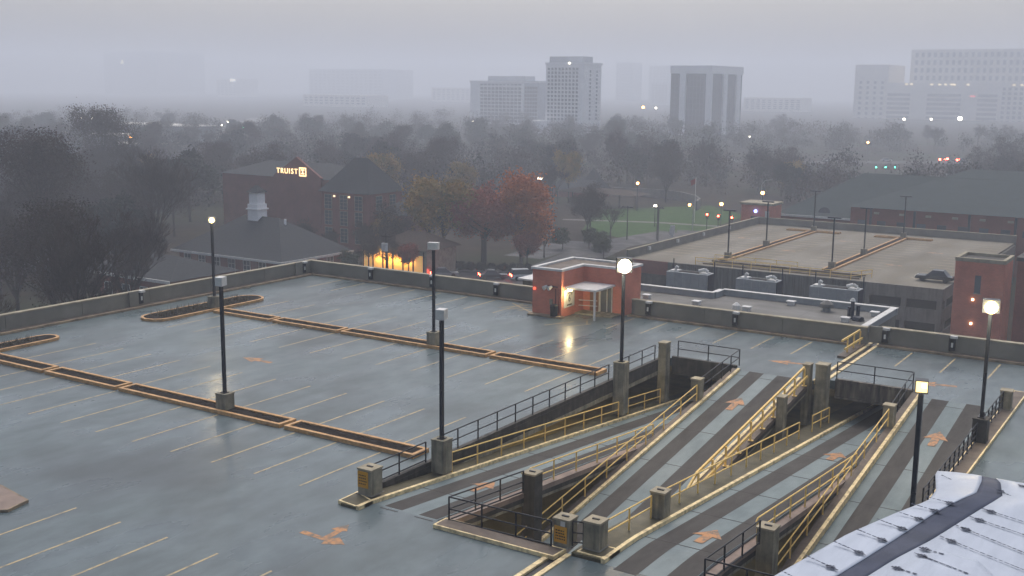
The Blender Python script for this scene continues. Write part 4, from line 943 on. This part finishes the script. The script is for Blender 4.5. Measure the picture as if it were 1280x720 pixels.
# ------------------------------------------------------------------ near background buildings
def windows(t, me, face, us, zs, c):
    for z in zs:
        for u in us:
            if face == 'y': inst('window', me, t, Vector((u,c,z))-wl(t))
            else: inst('window', me, t, Vector((c,u,z))-wl(t), (0,0,R(90)))
def winmesh(w, h, m, frame='white', fr=.08, bars=(1,2)):
    b = MB(); b.box(-w/2,w/2,-.04,.02,0,h,0)
    for a in [(-w/2-fr,w/2+fr,-fr,0),(-w/2-fr,w/2+fr,h,h+fr)]: b.box(a[0],a[1],-.09,.01,a[2],a[3],1)
    for s in (-w/2-fr,w/2): b.box(s,s+fr,-.09,.01,0,h,1)
    for i in range(1,bars[0]+1): xx = -w/2+w*i/(bars[0]+1); b.box(xx-.03,xx+.03,-.06,-.041,0,h,1)
    for i in range(1,bars[1]+1): zz = h*i/(bars[1]+1); b.box(-w/2,w/2,-.062,-.042,zz-.03,zz+.03,1)
    return b.mesh('window', [M[m],M[frame]])
WM = winmesh(1.4,2.2,'glass')
ch = T('hip_roof_hall','low brick hall with a big slate hip roof and white cupola','building',(-134,133,GZ))
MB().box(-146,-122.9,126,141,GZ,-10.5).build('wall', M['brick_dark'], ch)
MB().hip(-146,-122.9,126,141,-10.45,-4.9,8.6,ov=.9).build('roof', M['slate'], ch)
MB().box(-146.95,-121.95,125.0,125.12,-10.75,-10.4).box(-122.02,-121.9,125.12,141.9,-10.75,-10.4).build('gutter', M['white'], ch)
windows(ch, WM, 'y', [-144+3.4*k for k in range(6)], [-13.2], 125.98); windows(ch, WM, 'x', [129,133,137], [-13.2], -122.88)
for y in (125.4,133,141.6): MB().box(-122.3,-122.1,y-.1,y+.1,GZ,-10.7).build('column', M['white'], ch)
cu = MB().box(-136.5,-134.3,132.4,134.6,-5.6,-2.9).build('cupola', M['tower_white'], ch); MB().box(-136.7,-134.1,132.2,134.8,-3.8,-3.6).box(-136.3,-134.5,132.6,134.4,-2.899,-1.0).build('lantern', M['tower_white'], cu)
MB().hip(-136.3,-134.5,132.6,134.4,-.995,.15,.9,ov=.35).build('cupola_roof', M['slate'], cu)
MB().tube((-129.2,133.5,-6.4),(-129.2,133.5,-5.0),.22,.2,8).build('vent_pipe', M['tower_white'], ch)
bb = T('bank_building','dim three storey brick bank with slate hip roofs and a lit sign','building',(-140,160,GZ))
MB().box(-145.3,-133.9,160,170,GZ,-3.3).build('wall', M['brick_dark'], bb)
MB().hip(-145.3,-133.9,160,170,-3.25,3.0,4.6,ov=.5).build('roof', M['slate'], bb)
MB().box(-133.88,-127.5,162,170,GZ,-7.0).build('wing_wall', M['brick_dark'], bb); MB().hip(-133.5,-127.3,162,170,-6.95,-4.6,3.0,ov=.4).build('wing_roof', M['slate'], bb)
MB().box(-176,-145.32,164,178,GZ,-1.6).build('wall', M['brick_dark'], bb); MB().hip(-176,-145.4,164,178,-1.55,1.0,7,ov=.4).build('roof', M['slate'], bb)
gx0,gx1 = -161,-148.5; gm = MB(); gm.prism([(gx0,163.4),(gx1,163.4),(gx1,163.98),(gx0,163.98)],GZ,-1.2)
gm.add([(gx0,163.4,-1.2),(gx1,163.4,-1.2),((gx0+gx1)/2,163.4,2.6),(gx0,163.98,-1.2),(gx1,163.98,-1.2),((gx0+gx1)/2,163.98,2.6)],[(0,1,2),(5,4,3),(0,2,5,3),(1,4,5,2)]); gm.build('gable', M['brick_dark'], bb)
WB = winmesh(1.7,2.6,'glass','coping',.08,(1,3)); windows(bb, WB, 'y', [-143.6,-139.8,-136.2], [-12.6,-9.4,-6.4], 159.98); windows(bb, WB, 'x', [163,167], [-9.4,-6.4], -133.86); windows(bb, WB, 'y', [-131.8,-129], [-11.8], 161.98)
for x in (-142,-138.4): tag(MB().box(x-.15,x+.15,159.7,159.95,-4.15,-3.85).build('wall_lamp', M['win_lit']), 'small lit lamp under the bank eaves','wall lamp','lamps under the bank eaves')
sg = T('illuminated_sign','glowing TRUIST bank sign with a square emblem on the gable','sign',(-154.8,163.3,-.4))
for ch_, lx in zip('TRUIST', (-159.6,-158.55,-157.45,-156.6,-155.85,-154.85)): text('letter',ch_,1.45,(lx,163.33,-.28),(R(90),0,0),M['sign_lit'],sg,.04)
e = MB()
ex0,ex1,ez0,ez1 = -154.0,-152.2,-1.1,.6
for a in [(ex0,ex1,ez0,ez0+.2),(ex0,ex1,ez1-.2,ez1),(ex0,ex0+.2,ez0+.2,ez1-.2),(ex1-.2,ex1,ez0+.2,ez1-.2)]: e.box(a[0],a[1],163.28,163.36,a[2],a[3])
e.box(ex0+.5,ex1-.5,163.28,163.36,.05,.25); e.box(ex0+.5,ex1-.5,163.28,163.36,-.7,-.5); e.box((ex0+ex1)/2-.12,(ex0+ex1)/2+.12,163.28,163.36,-.5,.05)
e.build('emblem', M['sign_lit'], sg)
st = T('lit_shop','low shop with a brown roof and warm lit front behind the trees','shop',(-114,146,GZ))
MB().box(-122,-108.5,144,152,GZ,-9.6).build('wall', M['coping'], st); MB().hip(-118.5,-108.5,144,152,-9.55,-7.2,4,ov=.8).build('roof', M['brown_roof'], st)
for k in range(6): MB().box(-121.5+2.1*k,-119.8+2.1*k,143.9,143.98,GZ+.6,-10.6).build('window', M['store_lit'], st)
for k in range(7): MB().box(-121.75+2.1*k,-121.55+2.1*k,143.85,143.97,GZ,-9.9).build('mullion', M['brown_roof'], st)
ld = bpy.data.lights.new('shop_glow','AREA'); ld.energy = 500; ld.color = (1,.6,.2); ld.size = 8; ld.size_y = 2; ld.shape = 'RECTANGLE'
lo = bpy.data.objects.new('shop_glow', ld); COL.objects.link(lo); lo.parent = st; lo.location = (-1,-2.6,3); lo.rotation_euler = (R(80),0,0)
lb_ = T('brick_house','low red brick house behind the far lit lamp','building',(-119,97,GZ))
MB().box(-126,-112,95,106,GZ,-8.2).build('wall', M['brick_dark'], lb_); MB().hip(-126,-112,95,106,-8.15,-6.0,5,ov=.5).build('roof', M['slate'], lb_); MB().box(-126.6,-111.4,94.3,94.45,-8.4,-8.0).build('gutter', M['white'], lb_)
windows(lb_, WM, 'y', [-124,-120.5,-117,-113.8], [-11.6], 94.98); windows(lb_, WM, 'x', [97.5,102], [-11.6], -111.98)
cs = T('spired_hall','small gray roofed hall with a pointed spire beyond the bare tree','building',(-158,282,GZ))
MB().box(-163,-150.5,276,286,GZ,-12).build('wall', M['brick_dark'], cs); MB().hip(-163,-150.5,276,286,-11.95,-8.3,1.2,ov=.6).build('roof', M['slate'], cs)
MB().box(-154.6,-151.6,280,283,-11,-9.2).build('turret', M['slate'], cs); MB().add([(-155,279.7,-9.2),(-151.2,279.7,-9.2),(-151.2,283.3,-9.2),(-155,283.3,-9.2),(-153.1,281.5,-5.6)],[(0,1,4),(1,2,4),(2,3,4),(3,0,4),(3,2,1,0)]).build('spire', M['slate'], cs)
pv = T('park_pavilion','long low pavilion roof on posts beside the lawn','pavilion',(-140,262,GZ))
MB().hip(-152,-128,258,266,-10.6,-9.4,6,ov=.3).build('roof', M['brown_roof'], pv)
for k in range(6): MB().box(-151.5+4.6*k,-151.2+4.6*k,258.3,258.6,GZ,-10.6).build('post', M['bark'], pv)
for x,y,dx,dy,h,lb in [(-395,262,40,22,7.5,'pale flat roofed shed nearest in the far left fog'),(-440,340,60,16,7,'long pale flat roof in the far left fog'),(-372,300,22,14,6.5,'short pale flat roof in the far left fog'),(-500,420,70,20,8,'dim flat roof farthest in the left fog')]:
    t = T('flat_roof_shed',lb,'building',(x,y,GZ),'pale flat roofs in the left fog'); MB().box(x-dx/2,x+dx/2,y-dy/2,y+dy/2,GZ,GZ+h).build('wall', M['tower_dark'], t); MB().box(x-dx/2-.5,x+dx/2+.5,y-dy/2-.5,y+dy/2+.5,GZ+h,GZ+h+.5).build('roof', M['tower_beige'], t)

# ------------------------------------------------------------------ towers in the fog
def tower(name, label, x0, x1, y0, y1, h, wall, parts=True):
    t = T(name, label, 'building', ((x0+x1)/2,(y0+y1)/2,GZ)); MB().box(x0,x1,y0,y1,GZ,h).build('wall', M[wall], t)
    return t
def grid(t, x0, x1, c, z0, z1, nx, nz, w, hh, m, face='y'):
    me = MB().box(-w/2,w/2,-.25,.1,0,hh).mesh('window', M[m])
    us = [x0+(x1-x0)*(i+.5)/nx for i in range(nx)]; zs = [z0+(z1-z0)*(j+.5)/nz-hh/2 for j in range(nz)]
    windows(t, me, face, us, zs, c)
# hotel: white windowed front with sloping dark slab behind
ho = tower('hotel_tower','white windowed hotel tower with a dark slab behind it',-391,-362.6,650,674,31,'tower_white')
grid(ho,-390,-366,649.85,-5.5,29.5,9,14,1.5,1.55,'glass'); grid(ho,654,672,-362.45,-5,28,2,13,1.6,1.5,'glass_pale','x')
MB().box(-391.6,-362,649.6,674.5,31,32.4).build('cornice', M['tower_white'], ho)
MB().prism([(-404,676),(-378,676),(-378,690),(-404,690)],GZ,37).build('rear_slab', M['tower_gray'], ho)
po = MB().box(-397,-370.5,640,650-.3,GZ,-5.3).build('podium', M['tower_white'], ho); grid(ho,-384,-372,639.9,-8.6,-6.8,4,1,1.9,1.2,'glass')
tag(MB().box(-373.5,-372.5,649.3,649.58,31.6,32.3).build('roof_lamp', M['lamp_white']), 'small lit lamp on the hotel roof','lamp')
# white grid office
go = tower('grid_office','white gridded office block left of the hotel',-549,-496.5,790,815,20,'tower_white')
grid(go,-539,-498,789.8,-13,16.3,11,10,2.9,2.2,'glass'); MB().box(-549.5,-496,789.3,815.5,20,21.2).build('cornice', M['tower_white'], go); MB().box(-536,-499,797,812,21.2,25).build('penthouse', M['tower_gray'], go)
grid(go,-539,-498,789.75,16.6,19.4,11,1,2.9,1.4,'glass_pale')
gs2 = tower('narrow_office','narrow blue glazed office beside the hotel',-477,-464,760,775,19.3,'tower_gray')
grid(gs2,-476.5,-464.5,759.85,-12,17,5,10,1.9,2.0,'glass'); MB().box(-477.5,-463.5,759.5,775.5,19.3,21).build('cornice', M['tower_white'], gs2)
# column building
cb = tower('column_office','dark glass office with tall white columns and a white top band',-321.3,-293,694,748,26,'tower_dark')
MB().box(-321.6,-292.4,693.2,748.6,26,31.2).build('top_band', M['tower_white'], cb)
for x0,x1 in ((-314.5,-310.2),(-296,-291.9)): MB().box(x0,x1,692.9,694.3,GZ,26).build('column', M['tower_white'], cb)
for y0,y1 in ((713,719.5),(736,743)): MB().box(-293.1,-291.8,y0,y1,GZ,26).build('column', M['tower_white'], cb)
pm = MB().box(-1.15,1.15,-.12,.05,0,3.1).mesh('pane', M['glass'])
for x in [-308.8+2.45*k for k in range(5)]+[-319.6,-317.1]:
    for k in range(10): inst('pane', pm, cb, Vector((x,693.98,-11.5+3.7*k))-wl(cb))
for y in list(range(697,712,3))+list(range(722,735,3)):
    for k in range(10): inst('pane', pm, cb, Vector((-292.98,y,-11.5+3.7*k))-wl(cb), (0,0,R(90)))
# hospital complex
hp = tower('hospital_block','wide pale hospital block with lit windows at the far right',-333.0,-168.0,1275.0,1350.0,24.8,'tower_beige')
MB().box(-315.0,-168.0,1299.0,1357.5,24.8,60.8).build('upper_block', M['tower_beige'], hp)
MB().box(-369.0,-333.1,1278.0,1350.0,GZ,44.2).build('left_wing', M['tower_beige'], hp)
grid(hp,-366.0,-334.5,1277.8,-17.2,27.8,4,8,3.0,3.0,'glass'); grid(hp,-312.0,-171.0,1298.8,26.2,59.2,22,4,3.0,4.8,'glass_pale')
for x0,x1 in ((-331.5,-307.5),(-289.5,-255.0),(-238.5,-219.0)):
    for k in range(7): MB().box(x0,x1,1274.6,1275.1,-18.0+4.8*k,-18.0+2.7+4.8*k).build('window_band', M['glass'], hp)
grid(hp,-216.0,-171.0,1274.8,-17.2,21.8,8,8,3.0,3.0,'glass')
wl_ = MB().box(-1.3,1.3,-.1,.0,0,1.3).mesh('lit_window', M['win_lit'])
for x in (-208,-204.5,-190.5,-185,-181,-177,-175,-166,-136,-131,-124): inst('lit_window', wl_, hp, Vector((x*1.5,1274.4,22.7))-wl(hp))
tag(MB().box(-246.0,-240.8,1274.1,1274.5,10.6,12.0).build('red_sign', emit('dim_red_sign',(1,.15,.12),.8)), 'small dim red sign on the hospital','sign')
# faint farther buildings
FB = [('faint_tower','broad faint tower at the far left of the fog',-2546.1,-2343.6,1971.0,2133.0,95.5,'tower_dark',12,12),('faint_tower','faint tower with a lit top sign in the left fog',-2079.0,-2011.5,1927.8,1998.0,28.0,'tower_beige',5,7),
 ('faint_tower','wide faint block in the middle fog',-1809.0,-1593.0,1957.5,2065.5,50.9,'tower_gray',16,9),('faint_block','low beige block below the middle fog',-1147.5,-1028.7,1228.5,1275.8,2.3,'tower_beige',12,3),
 ('faint_tower','faint slender tower right of the hotel',-1150.2,-1109.7,2204.6,2247.8,69.8,'tower_gray',6,12),('faint_tower','second faint slender tower right of the hotel',-1103.0,-1053.0,2268.0,2308.5,64.4,'tower_gray',6,12),
 ('faint_block','small faint block before the column building',-931.5,-896.4,1926.5,1971.0,25.3,'tower_gray',5,8),('faint_block','low pale block right of the column building',-594.0,-510.3,1525.5,1566.0,5.0,'tower_beige',10,5),('faint_block','low block between the highway and the grid office',-1350.0,-1188.0,1809.0,1863.0,13.1,'tower_beige',14,5)]
for n,lb,x0,x1,y0,y1,h,mm,nx,nz in FB:
    t = tower(n,lb,x0,x1,y0,y1,h,mm); grid(t,x0+1,x1-1,y0-.15,GZ+3,h-2,nx,nz,(x1-x0)/nx*.55,(h-GZ-5)/nz*.5,'glass')
tag(MB().box(-2030.4,-2014.2,1925.1,1927.1,21.9,27.3).build('roof_sign', emit('pale_roof_sign',(1,.97,.85),3)), 'pale lit sign on a faint tower in the left fog','sign')
tag(MB().box(-2473.2,-2463.8,1968.3,1969.7,64.4,73.9).build('lit_window', emit('pale_lit_window',(1,.9,.7),2)), 'single lit window high on the faint left tower','lit window')

# ------------------------------------------------------------------ trees
def leaf_mesh(name, H, rx, rz, nclus, nleaf, leaf, m, seed, base=.3, flat=.8):
    rnd = np.random.RandomState(seed); vs = []; 
    cz = H*base + (H*(1-base))/2; hz = H*(1-base)/2
    C = []; lob = []
    for k in range(9):
        a = rnd.uniform(0,6.28); zz = rnd.uniform(-.75,.8); q = math.sqrt(max(0,1-zz*zz))*rnd.uniform(.3,.85)
        lob.append((q*math.cos(a), q*math.sin(a), zz, rnd.uniform(.28,.5)))
    lob.append((0,0,.1,.62))
    while len(C) < nclus:
        lx,ly,lz,lr = lob[rnd.randint(len(lob))]
        p = rnd.normal(0,1,3); p *= lr*rnd.uniform(.45,1)/np.linalg.norm(p)
        C.append(((lx+p[0])*rx*.95, (ly+p[1])*rx*.95, max(H*.12, cz+(lz*.8+p[2])*hz)))
    C = np.array(C); n = nclus*nleaf
    cl = np.repeat(C, nleaf, 0) + rnd.normal(0, .33*rx/2.4, (n,3))*np.array([1,1,.75])
    a = rnd.normal(0,1,(n,3)); a /= np.linalg.norm(a,axis=1,keepdims=True)
    b = rnd.normal(0,1,(n,3)); b -= a*(a*b).sum(1,keepdims=True); b /= np.linalg.norm(b,axis=1,keepdims=True)
    s = leaf*rnd.uniform(.6,1.3,(n,1))
    V = np.stack([cl-a*s, cl+b*s*.55, cl+a*s, cl-b*s*.55],1).reshape(-1,3)
    F = np.arange(4*n).reshape(-1,4)
    me = bpy.data.meshes.new(name); me.vertices.add(4*n); me.vertices.foreach_set('co', V.astype(np.float32).ravel())
    me.loops.add(4*n); me.loops.foreach_set('vertex_index', F.ravel().astype(np.int32)); me.polygons.add(n)
    me.polygons.foreach_set('loop_start', (np.arange(n)*4).astype(np.int32)); me.polygons.foreach_set('loop_total', np.full(n,4,np.int32))
    me.update(calc_edges=True); me.materials.append(M[m]); return me, C
def limbs(H, C, seed, r=.22, split=.3, k=26):
    b = MB(); rnd = random.Random(seed); top = (rnd.uniform(-.3,.3),rnd.uniform(-.3,.3),H*.62)
    b.tube((0,0,-.3),(0,0,H*split),r*1.25,r,8); b.tube((0,0,H*split),top,r,r*.35,6)
    for c in list(C)[:k]:
        t = rnd.uniform(.0,1); s = Vector((0,0,H*split)).lerp(Vector(top),t*.8); e = Vector(c); mid = s.lerp(e,.5)+Vector((0,0,-.3))
        b.tube(s,mid,r*.38*(1-.5*t),r*.22,5); b.tube(mid,e,r*.22,r*.07,4)
    return b
def bare_mesh(H, spread, seed, m='twig', dens=5, r0=.24, sw=1.0):
    rnd = random.Random(seed); tr = MB(); tw = MB()
    def grow(p, d, L, r, lv):
        e = p + d*L
        if lv <= 2: tr.tube(p, e, r, r*.65, 6 if lv == 0 else 4)
        else:
            n = d.cross(Vector((rnd.uniform(-1,1),rnd.uniform(-1,1),rnd.uniform(-1,1)))); n = n.normalized()*max(r,.02) if n.length > 1e-3 else Vector((.02,0,0))
            tw.add([p-n,p+n,e+n*.5,e-n*.5],[(0,1,2,3)])
        if lv >= dens: return
        k = (5 if lv == 0 else 4 if lv < 3 else 4)
        for i in range(k):
            t = rnd.uniform(.45,1.0) if lv else rnd.uniform(.7,1.0)
            ax = Vector((rnd.gauss(0,1),rnd.gauss(0,1),rnd.gauss(0,.5)+.25)); ax.normalize()
            nd = (d*(.85 if lv else .9)+ax*spread*(1.0 if lv else .8)); nd.z += .12; nd.normalize()
            grow(p+d*L*t, nd, L*rnd.uniform(.55,.78)*(1.15 if lv==0 else 1), r*.55, lv+1)
    grow(Vector((0,0,-.2)), Vector((0,0,1)), H*.3, r0, 0)
    return tr.mesh('trunk', M['bark']), tw.mesh('crown', M[m])
KIND = {}
def reg(key, trunk, crown): KIND[key] = (trunk, crown)
for key, H, rx, nc, nl, lf, m, sd in [('orange',15,5.2,190,90,.21,'leaf_orange',1),('red',15,4.6,170,80,.2,'leaf_red',2),('olive',14,5.2,170,75,.21,'leaf_olive',3),('brown',15,5.4,170,90,.13,'leaf_brown',4),('green',12,5,130,50,.32,'leaf_green',5),('dark',16,5.2,150,55,.34,'leaf_dark',6),('brown2',17,6,200,90,.13,'leaf_brown',8)]:
    cm, C = leaf_mesh('crown',H,rx,0,nc,nl,lf,m,sd,.2 if key in ('dark','green','orange') else .26); reg(key, limbs(H,C,sd,k=34).mesh('trunk',M['bark']), cm)
for key, H, sp, sd, dn in [('bare1',15,.62,21,6),('bare2',16,.5,22,6),('bare3',14,.75,23,6),('bare4',12,.6,24,5)]: reg(key, *bare_mesh(H,sp,sd,dens=dn))
def tree(kind, x, y, s, label, group=None, rz=None, sz=None, z=GZ):
    t = T('tree', label, 'tree', (x,y,z), group, random.uniform(0,6.28) if rz is None else rz)
    t.scale = (s,s,sz or s)
    a, b = KIND[kind]; inst('trunk', a, t); inst('crown', b, t); return t
gt = 'autumn trees along the street'
tree('olive',-113.5,155.5,1.3,'tall yellow olive tree left of the red trees',gt,sz=1.08)
tree('olive',-118.5,158,1.05,'smaller yellow olive tree before the bank wing',gt)
tree('red',-107,158.5,1.3,'dark red tree in the middle of the autumn row',gt,sz=1.0)
tree('orange',-102.5,163,1.35,'rust orange tree nearest the stairhouse',gt,sz=1.06)
tree('red',-110.5,163,1.2,'dark red tree behind the rust orange one',gt,sz=1.1)
tree('brown',-118.5,146.5-5,.55,'small brown bush tree before the lit shop',gt)
tree('brown',-114.5,141.5,.5,'second small brown bush tree before the lit shop',gt)
tree('red',-111,142.5,.45,'small dark red tree at the corner of the lit shop',gt)
tree('olive',-124,153,.62,'small yellow brown tree between the shop and the bank',gt)
tree('brown',-120.5,150,.7,'brown tree behind the lit shop',gt)
tree('red',-98.5,158.5,.55,'low dark red tree beside the white sport utility car',gt)
tree('green',-117,135,.4,'small dark green bush at the hall corner',gt)
tree('bare4',-104.5,174,.75,'small bare tree in the lot behind the stairhouse','bare trees by the park')
tree('bare3',-109.7,199.5,1.0,'broad bare reddish tree before the spired hall','bare trees by the park',sz=1.0)
tree('brown',-111,203,.72,'thin brown leaved tree before the spired hall','bare trees by the park')
tree('bare4',-107.3,205,.7,'upright bare tree left of the park lawn','bare trees by the park')
tree('bare2',-165,320,1.5,'tall bare tree rising before the column building','bare trees by the park',sz=1.25)
tree('olive',-150,262,.85,'yellowing tree before the hotel','autumn trees along the street',sz=1.0)
tree('bare1',-142,240,1.0,'wide bare tree behind the rust orange tree','bare trees by the park')
for x,y,lb in ((-103.5,189,'beside the brightest lamp'),(-99.5,186,'left of the brightest lamp'),(-107,185,'under the bare reddish tree'),(-95.5,180,'behind the stairhouse roof')):
    s = T('shrub','dull green rounded shrub '+lb,'shrub',(x,y,GZ),'green shrubs by the lot',random.uniform(0,6)); s.scale = (.42,.42,.34); inst('trunk',KIND['green'][0],s); inst('crown',KIND['green'][1],s)
hg = T('hedge','low dark hedge along the street behind the cars','hedge',(-104,156,GZ))
hm_, _c = leaf_mesh('foliage',1.3,1.0,0,60,60,.1,'leaf_dark',31,.05)
for k in range(9): inst('foliage', hm_, hg, (-6+1.5*k, -2.6+.66*k, 0), (0,0,k), (1,1,1))
# the big dark trees beyond the left parapet
rnd = random.Random(5)
LK = ['bare1','bare2','brown','bare3','bare1','brown2','bare2','bare3']
Lm = [(-92,52),(-95,66),(-90,80),(-97,92),(-104,58),(-110,74),(-107,86),(-118,62),(-124,80),(-130,95),(-140,72),(-136,110),(-150,92),(-160,108),(-150,124),(-172,90),(-176,120),(-165,140),(-190,108),(-196,135),(-182,152),(-205,120),(-215,145),(-225,118),(-230,160),(-245,135),(-255,165),(-265,140),(-280,170),(-240,185),(-210,172),(-195,160)]
for i,(x,y) in enumerate(Lm):
    k = LK[i % len(LK)]
    v_ = Vector((x,y,0)); pxl = 640+1412*(v_.dot(rt))/(-x*math.sin(YAW)+y*math.cos(YAW))
    if pxl > 190 and v_.length < 175: continue
    nm = {'b':'brown leaved' if k.startswith('brown') else 'bare twiggy','d':'dark evergreen'}[k[0]]
    tree(k, x+rnd.uniform(-3,3), y+rnd.uniform(-3,3), rnd.uniform(1.0,1.3)*(1.0 if x > -150 else 1.12), 'tall %s tree, %s beyond the left parapet, %s'%(nm,('front row','second row','third row','back row')[(v_.length>125)+(v_.length>170)+(v_.length>230)],('at the view edge','past the left grass bed','past the left wall light','towards the slate hall','beside the bank')[max(0,min(4,int((pxl+60)/75)))]), 'dim trees beyond the left parapet')
# trees behind the hall, bank and street, thinning into the fog
def ok(x, y):
    boxes = [(-185,-120,155,190),(-148,-120,122,144),(-126,-106,140,155),(-130,-92,205,262),(-75,45,190,250),(-168,-146,270,290),(-78,10,130,205),(-154,-126,256,268),(-128,-108,90,110),(-125,-92,160,200)]
    return not any(a<=x<=b and c<=y<=d for a,b,c,d in boxes)
cnt = 0; rnd = random.Random(9)
fk = ['dark','brown','bare1','bare2','brown2','bare3','dark','brown','olive']
while cnt < 170:
    dd = 185*math.exp(rnd.uniform(0,1.36)); ang = rnd.uniform(-.44,.46)
    x = -math.sin(YAW)*dd + math.cos(YAW)*dd*math.tan(ang); y = math.cos(YAW)*dd + math.sin(YAW)*dd*math.tan(ang)
    if not ok(x,y): continue
    px = math.tan(ang); pxx = 640+1412*px
    if 250 < pxx < 530 and dd < 255: continue
    if 430 < pxx < 790 and dd < 262: continue
    if 330 < pxx < 400 and dd < 300: continue
    if px > .02 and dd < 300: continue
    if .12 < px < .46 and 365 < dd < 560: continue
    if 1075 < pxx < 1135 and dd < 390: continue
    if dd > 640 and rnd.random() < .5: continue
    k = rnd.choice(fk if dd < 330 else fk[:-1]); cnt += 1
    nm = {'d':'dark evergreen','b':'brown leaved' if k.startswith('brown') else 'bare twiggy','o':'yellowish'}[k[0]]
    tree(k, x, y, rnd.uniform(.75,1.1)*(1.0 if dd < 400 else .95), 'foggy %s tree, %s, %s'%(nm,('near the front of the woods','deep in the woods','far back in the woods')[(dd>290)+(dd>450)],['below the broad faint tower','below the left highway','behind the bank building','behind the autumn trees','below the grid office','below the hotel','left of the column building','below the column building','left of the hospital','below the hospital','at the right end of the woods'][min(10,int(pxx/1280*11))]), 'trees in the wooded band', sz=None)
# front bare trees before the bank wing
for x,y,q,lb in ((-137,146,.62,'left'),(-131.5,147,.55,'middle'),(-126.5,150,.6,'right')): tree('bare3' if q<.6 else 'bare1',x,y,q,'thin bare tree before the bank, %s one of three'%lb,'thin trees before the bank')
# the far woods that read as one mass
def woodland(n, seed):
    rr = np.random.RandomState(seed); P = []; S = []
    rx_ = random.Random(seed)
    while len(P) < n:
        dd = 270*math.exp(rr.uniform(0,1.2)); ang = rr.uniform(-.47,.47); pxx = 640+1412*math.tan(ang)
        x = -math.sin(YAW)*dd + math.cos(YAW)*dd*math.tan(ang); y = math.cos(YAW)*dd + math.sin(YAW)*dd*math.tan(ang)
        if not ok(x,y) or (dd < 330 and 660 < pxx < 1000): continue
        if 880 < pxx and 455 < dd < 545: continue
        if 990 < pxx < 1250 and 365 < dd < 545: continue
        if 1075 < pxx < 1135 and 320 < dd < 390: continue
        if pxx < 330 and (x < -360) and dd < 560 and rr.uniform() < .6: continue
        if 260 < pxx < 420 and dd > 690: continue
        if x > -420 and y > 685: continue
        P.append((x,y)); S.append(rr.uniform(8,13.5)*(1.15 if dd > 420 else 1))
    V = []
    for (x,y),h in zip(P,S):
        m = 10; q = 60; w = h*rr.uniform(.34,.5)
        c = np.stack([rr.normal(0,w*.5,m), rr.normal(0,w*.5,m), rr.uniform(.12,.86,m)*h],1)
        c[:,:2] *= np.clip(1.25-c[:,2:3]/h*.8,.3,1)
        cl = np.repeat(c,q,0)+rr.normal(0,1,(m*q,3))*np.array([w*.3,w*.3,h*.085]); cl[:,2] = np.clip(cl[:,2],.1,None)
        a = rr.normal(0,1,(m*q,3)); a /= np.linalg.norm(a,axis=1,keepdims=True); b = np.roll(a,1,1)-a*.3
        sz = rr.uniform(.2,.52,(m*q,1)); cl = cl+np.array([x,y,GZ])
        V.append(np.stack([cl-a*sz,cl+b*sz*.6,cl+a*sz,cl-b*sz*.6],1).reshape(-1,3))
    V = np.concatenate(V); k = len(V)//4
    me = bpy.data.meshes.new('woodland'); me.vertices.add(4*k); me.vertices.foreach_set('co', V.astype(np.float32).ravel())
    me.loops.add(4*k); me.loops.foreach_set('vertex_index', np.arange(4*k,dtype=np.int32)); me.polygons.add(k)
    me.polygons.foreach_set('loop_start', (np.arange(k)*4).astype(np.int32)); me.polygons.foreach_set('loop_total', np.full(k,4,np.int32))
    me.update(calc_edges=True)
    for m_ in ('twig','leaf_dark','leaf_brown'): me.materials.append(M[m_])
    me.polygons.foreach_set('material_index', np.repeat(rr.randint(0,3,len(P)),600).astype(np.int32))
    o = bpy.data.objects.new('woodland', me); COL.objects.link(o); o['kind'] = 'stuff'; o['label'] = 'far dim woods merging into the fog before the towers'
woodland(620, 4)
# utility wires over the street
wt = T('overhead_wire','thin overhead wires sagging across the street trees','wire',(-130,190,-4))
for k in range(2):
    b = MB(); pr = None
    for i in range(13):
        t = i/12; p = Vector((-175+70*t, 215-45*t, -3.0-k*.5-3.0*4*t*(1-t)*.4))
        if pr: b.tube(pr,p,.035,.035,4)
        pr = p
    b.build('cable', M['hvac_dark'], wt)

# ------------------------------------------------------------------ haze
hb = MB().box(-3050,1250,-240,3450,GZ-1.0,100)
me = bpy.data.meshes.new('haze'); me.from_pydata(hb.v, [], hb.f); me.update()
hz = bpy.data.objects.new('haze', me); COL.objects.link(hz); hz['kind'] = 'stuff'; hz['label'] = 'thick gray fog over the whole town'
hm = bpy.data.materials.new('haze'); hm.use_nodes = True
tn = hm.node_tree; tn.nodes.remove(tn.nodes['Principled BSDF'])
pv_ = tn.nodes.new('ShaderNodeVolumePrincipled'); pv_.inputs['Color'].default_value = (.84,.9,1,1); pv_.inputs['Density'].default_value = HAZE_DENSITY; pv_.inputs['Anisotropy'].default_value = .2
tn.links.new(pv_.outputs[0], tn.nodes['Material Output'].inputs['Volume'])
me.materials.append(hm)
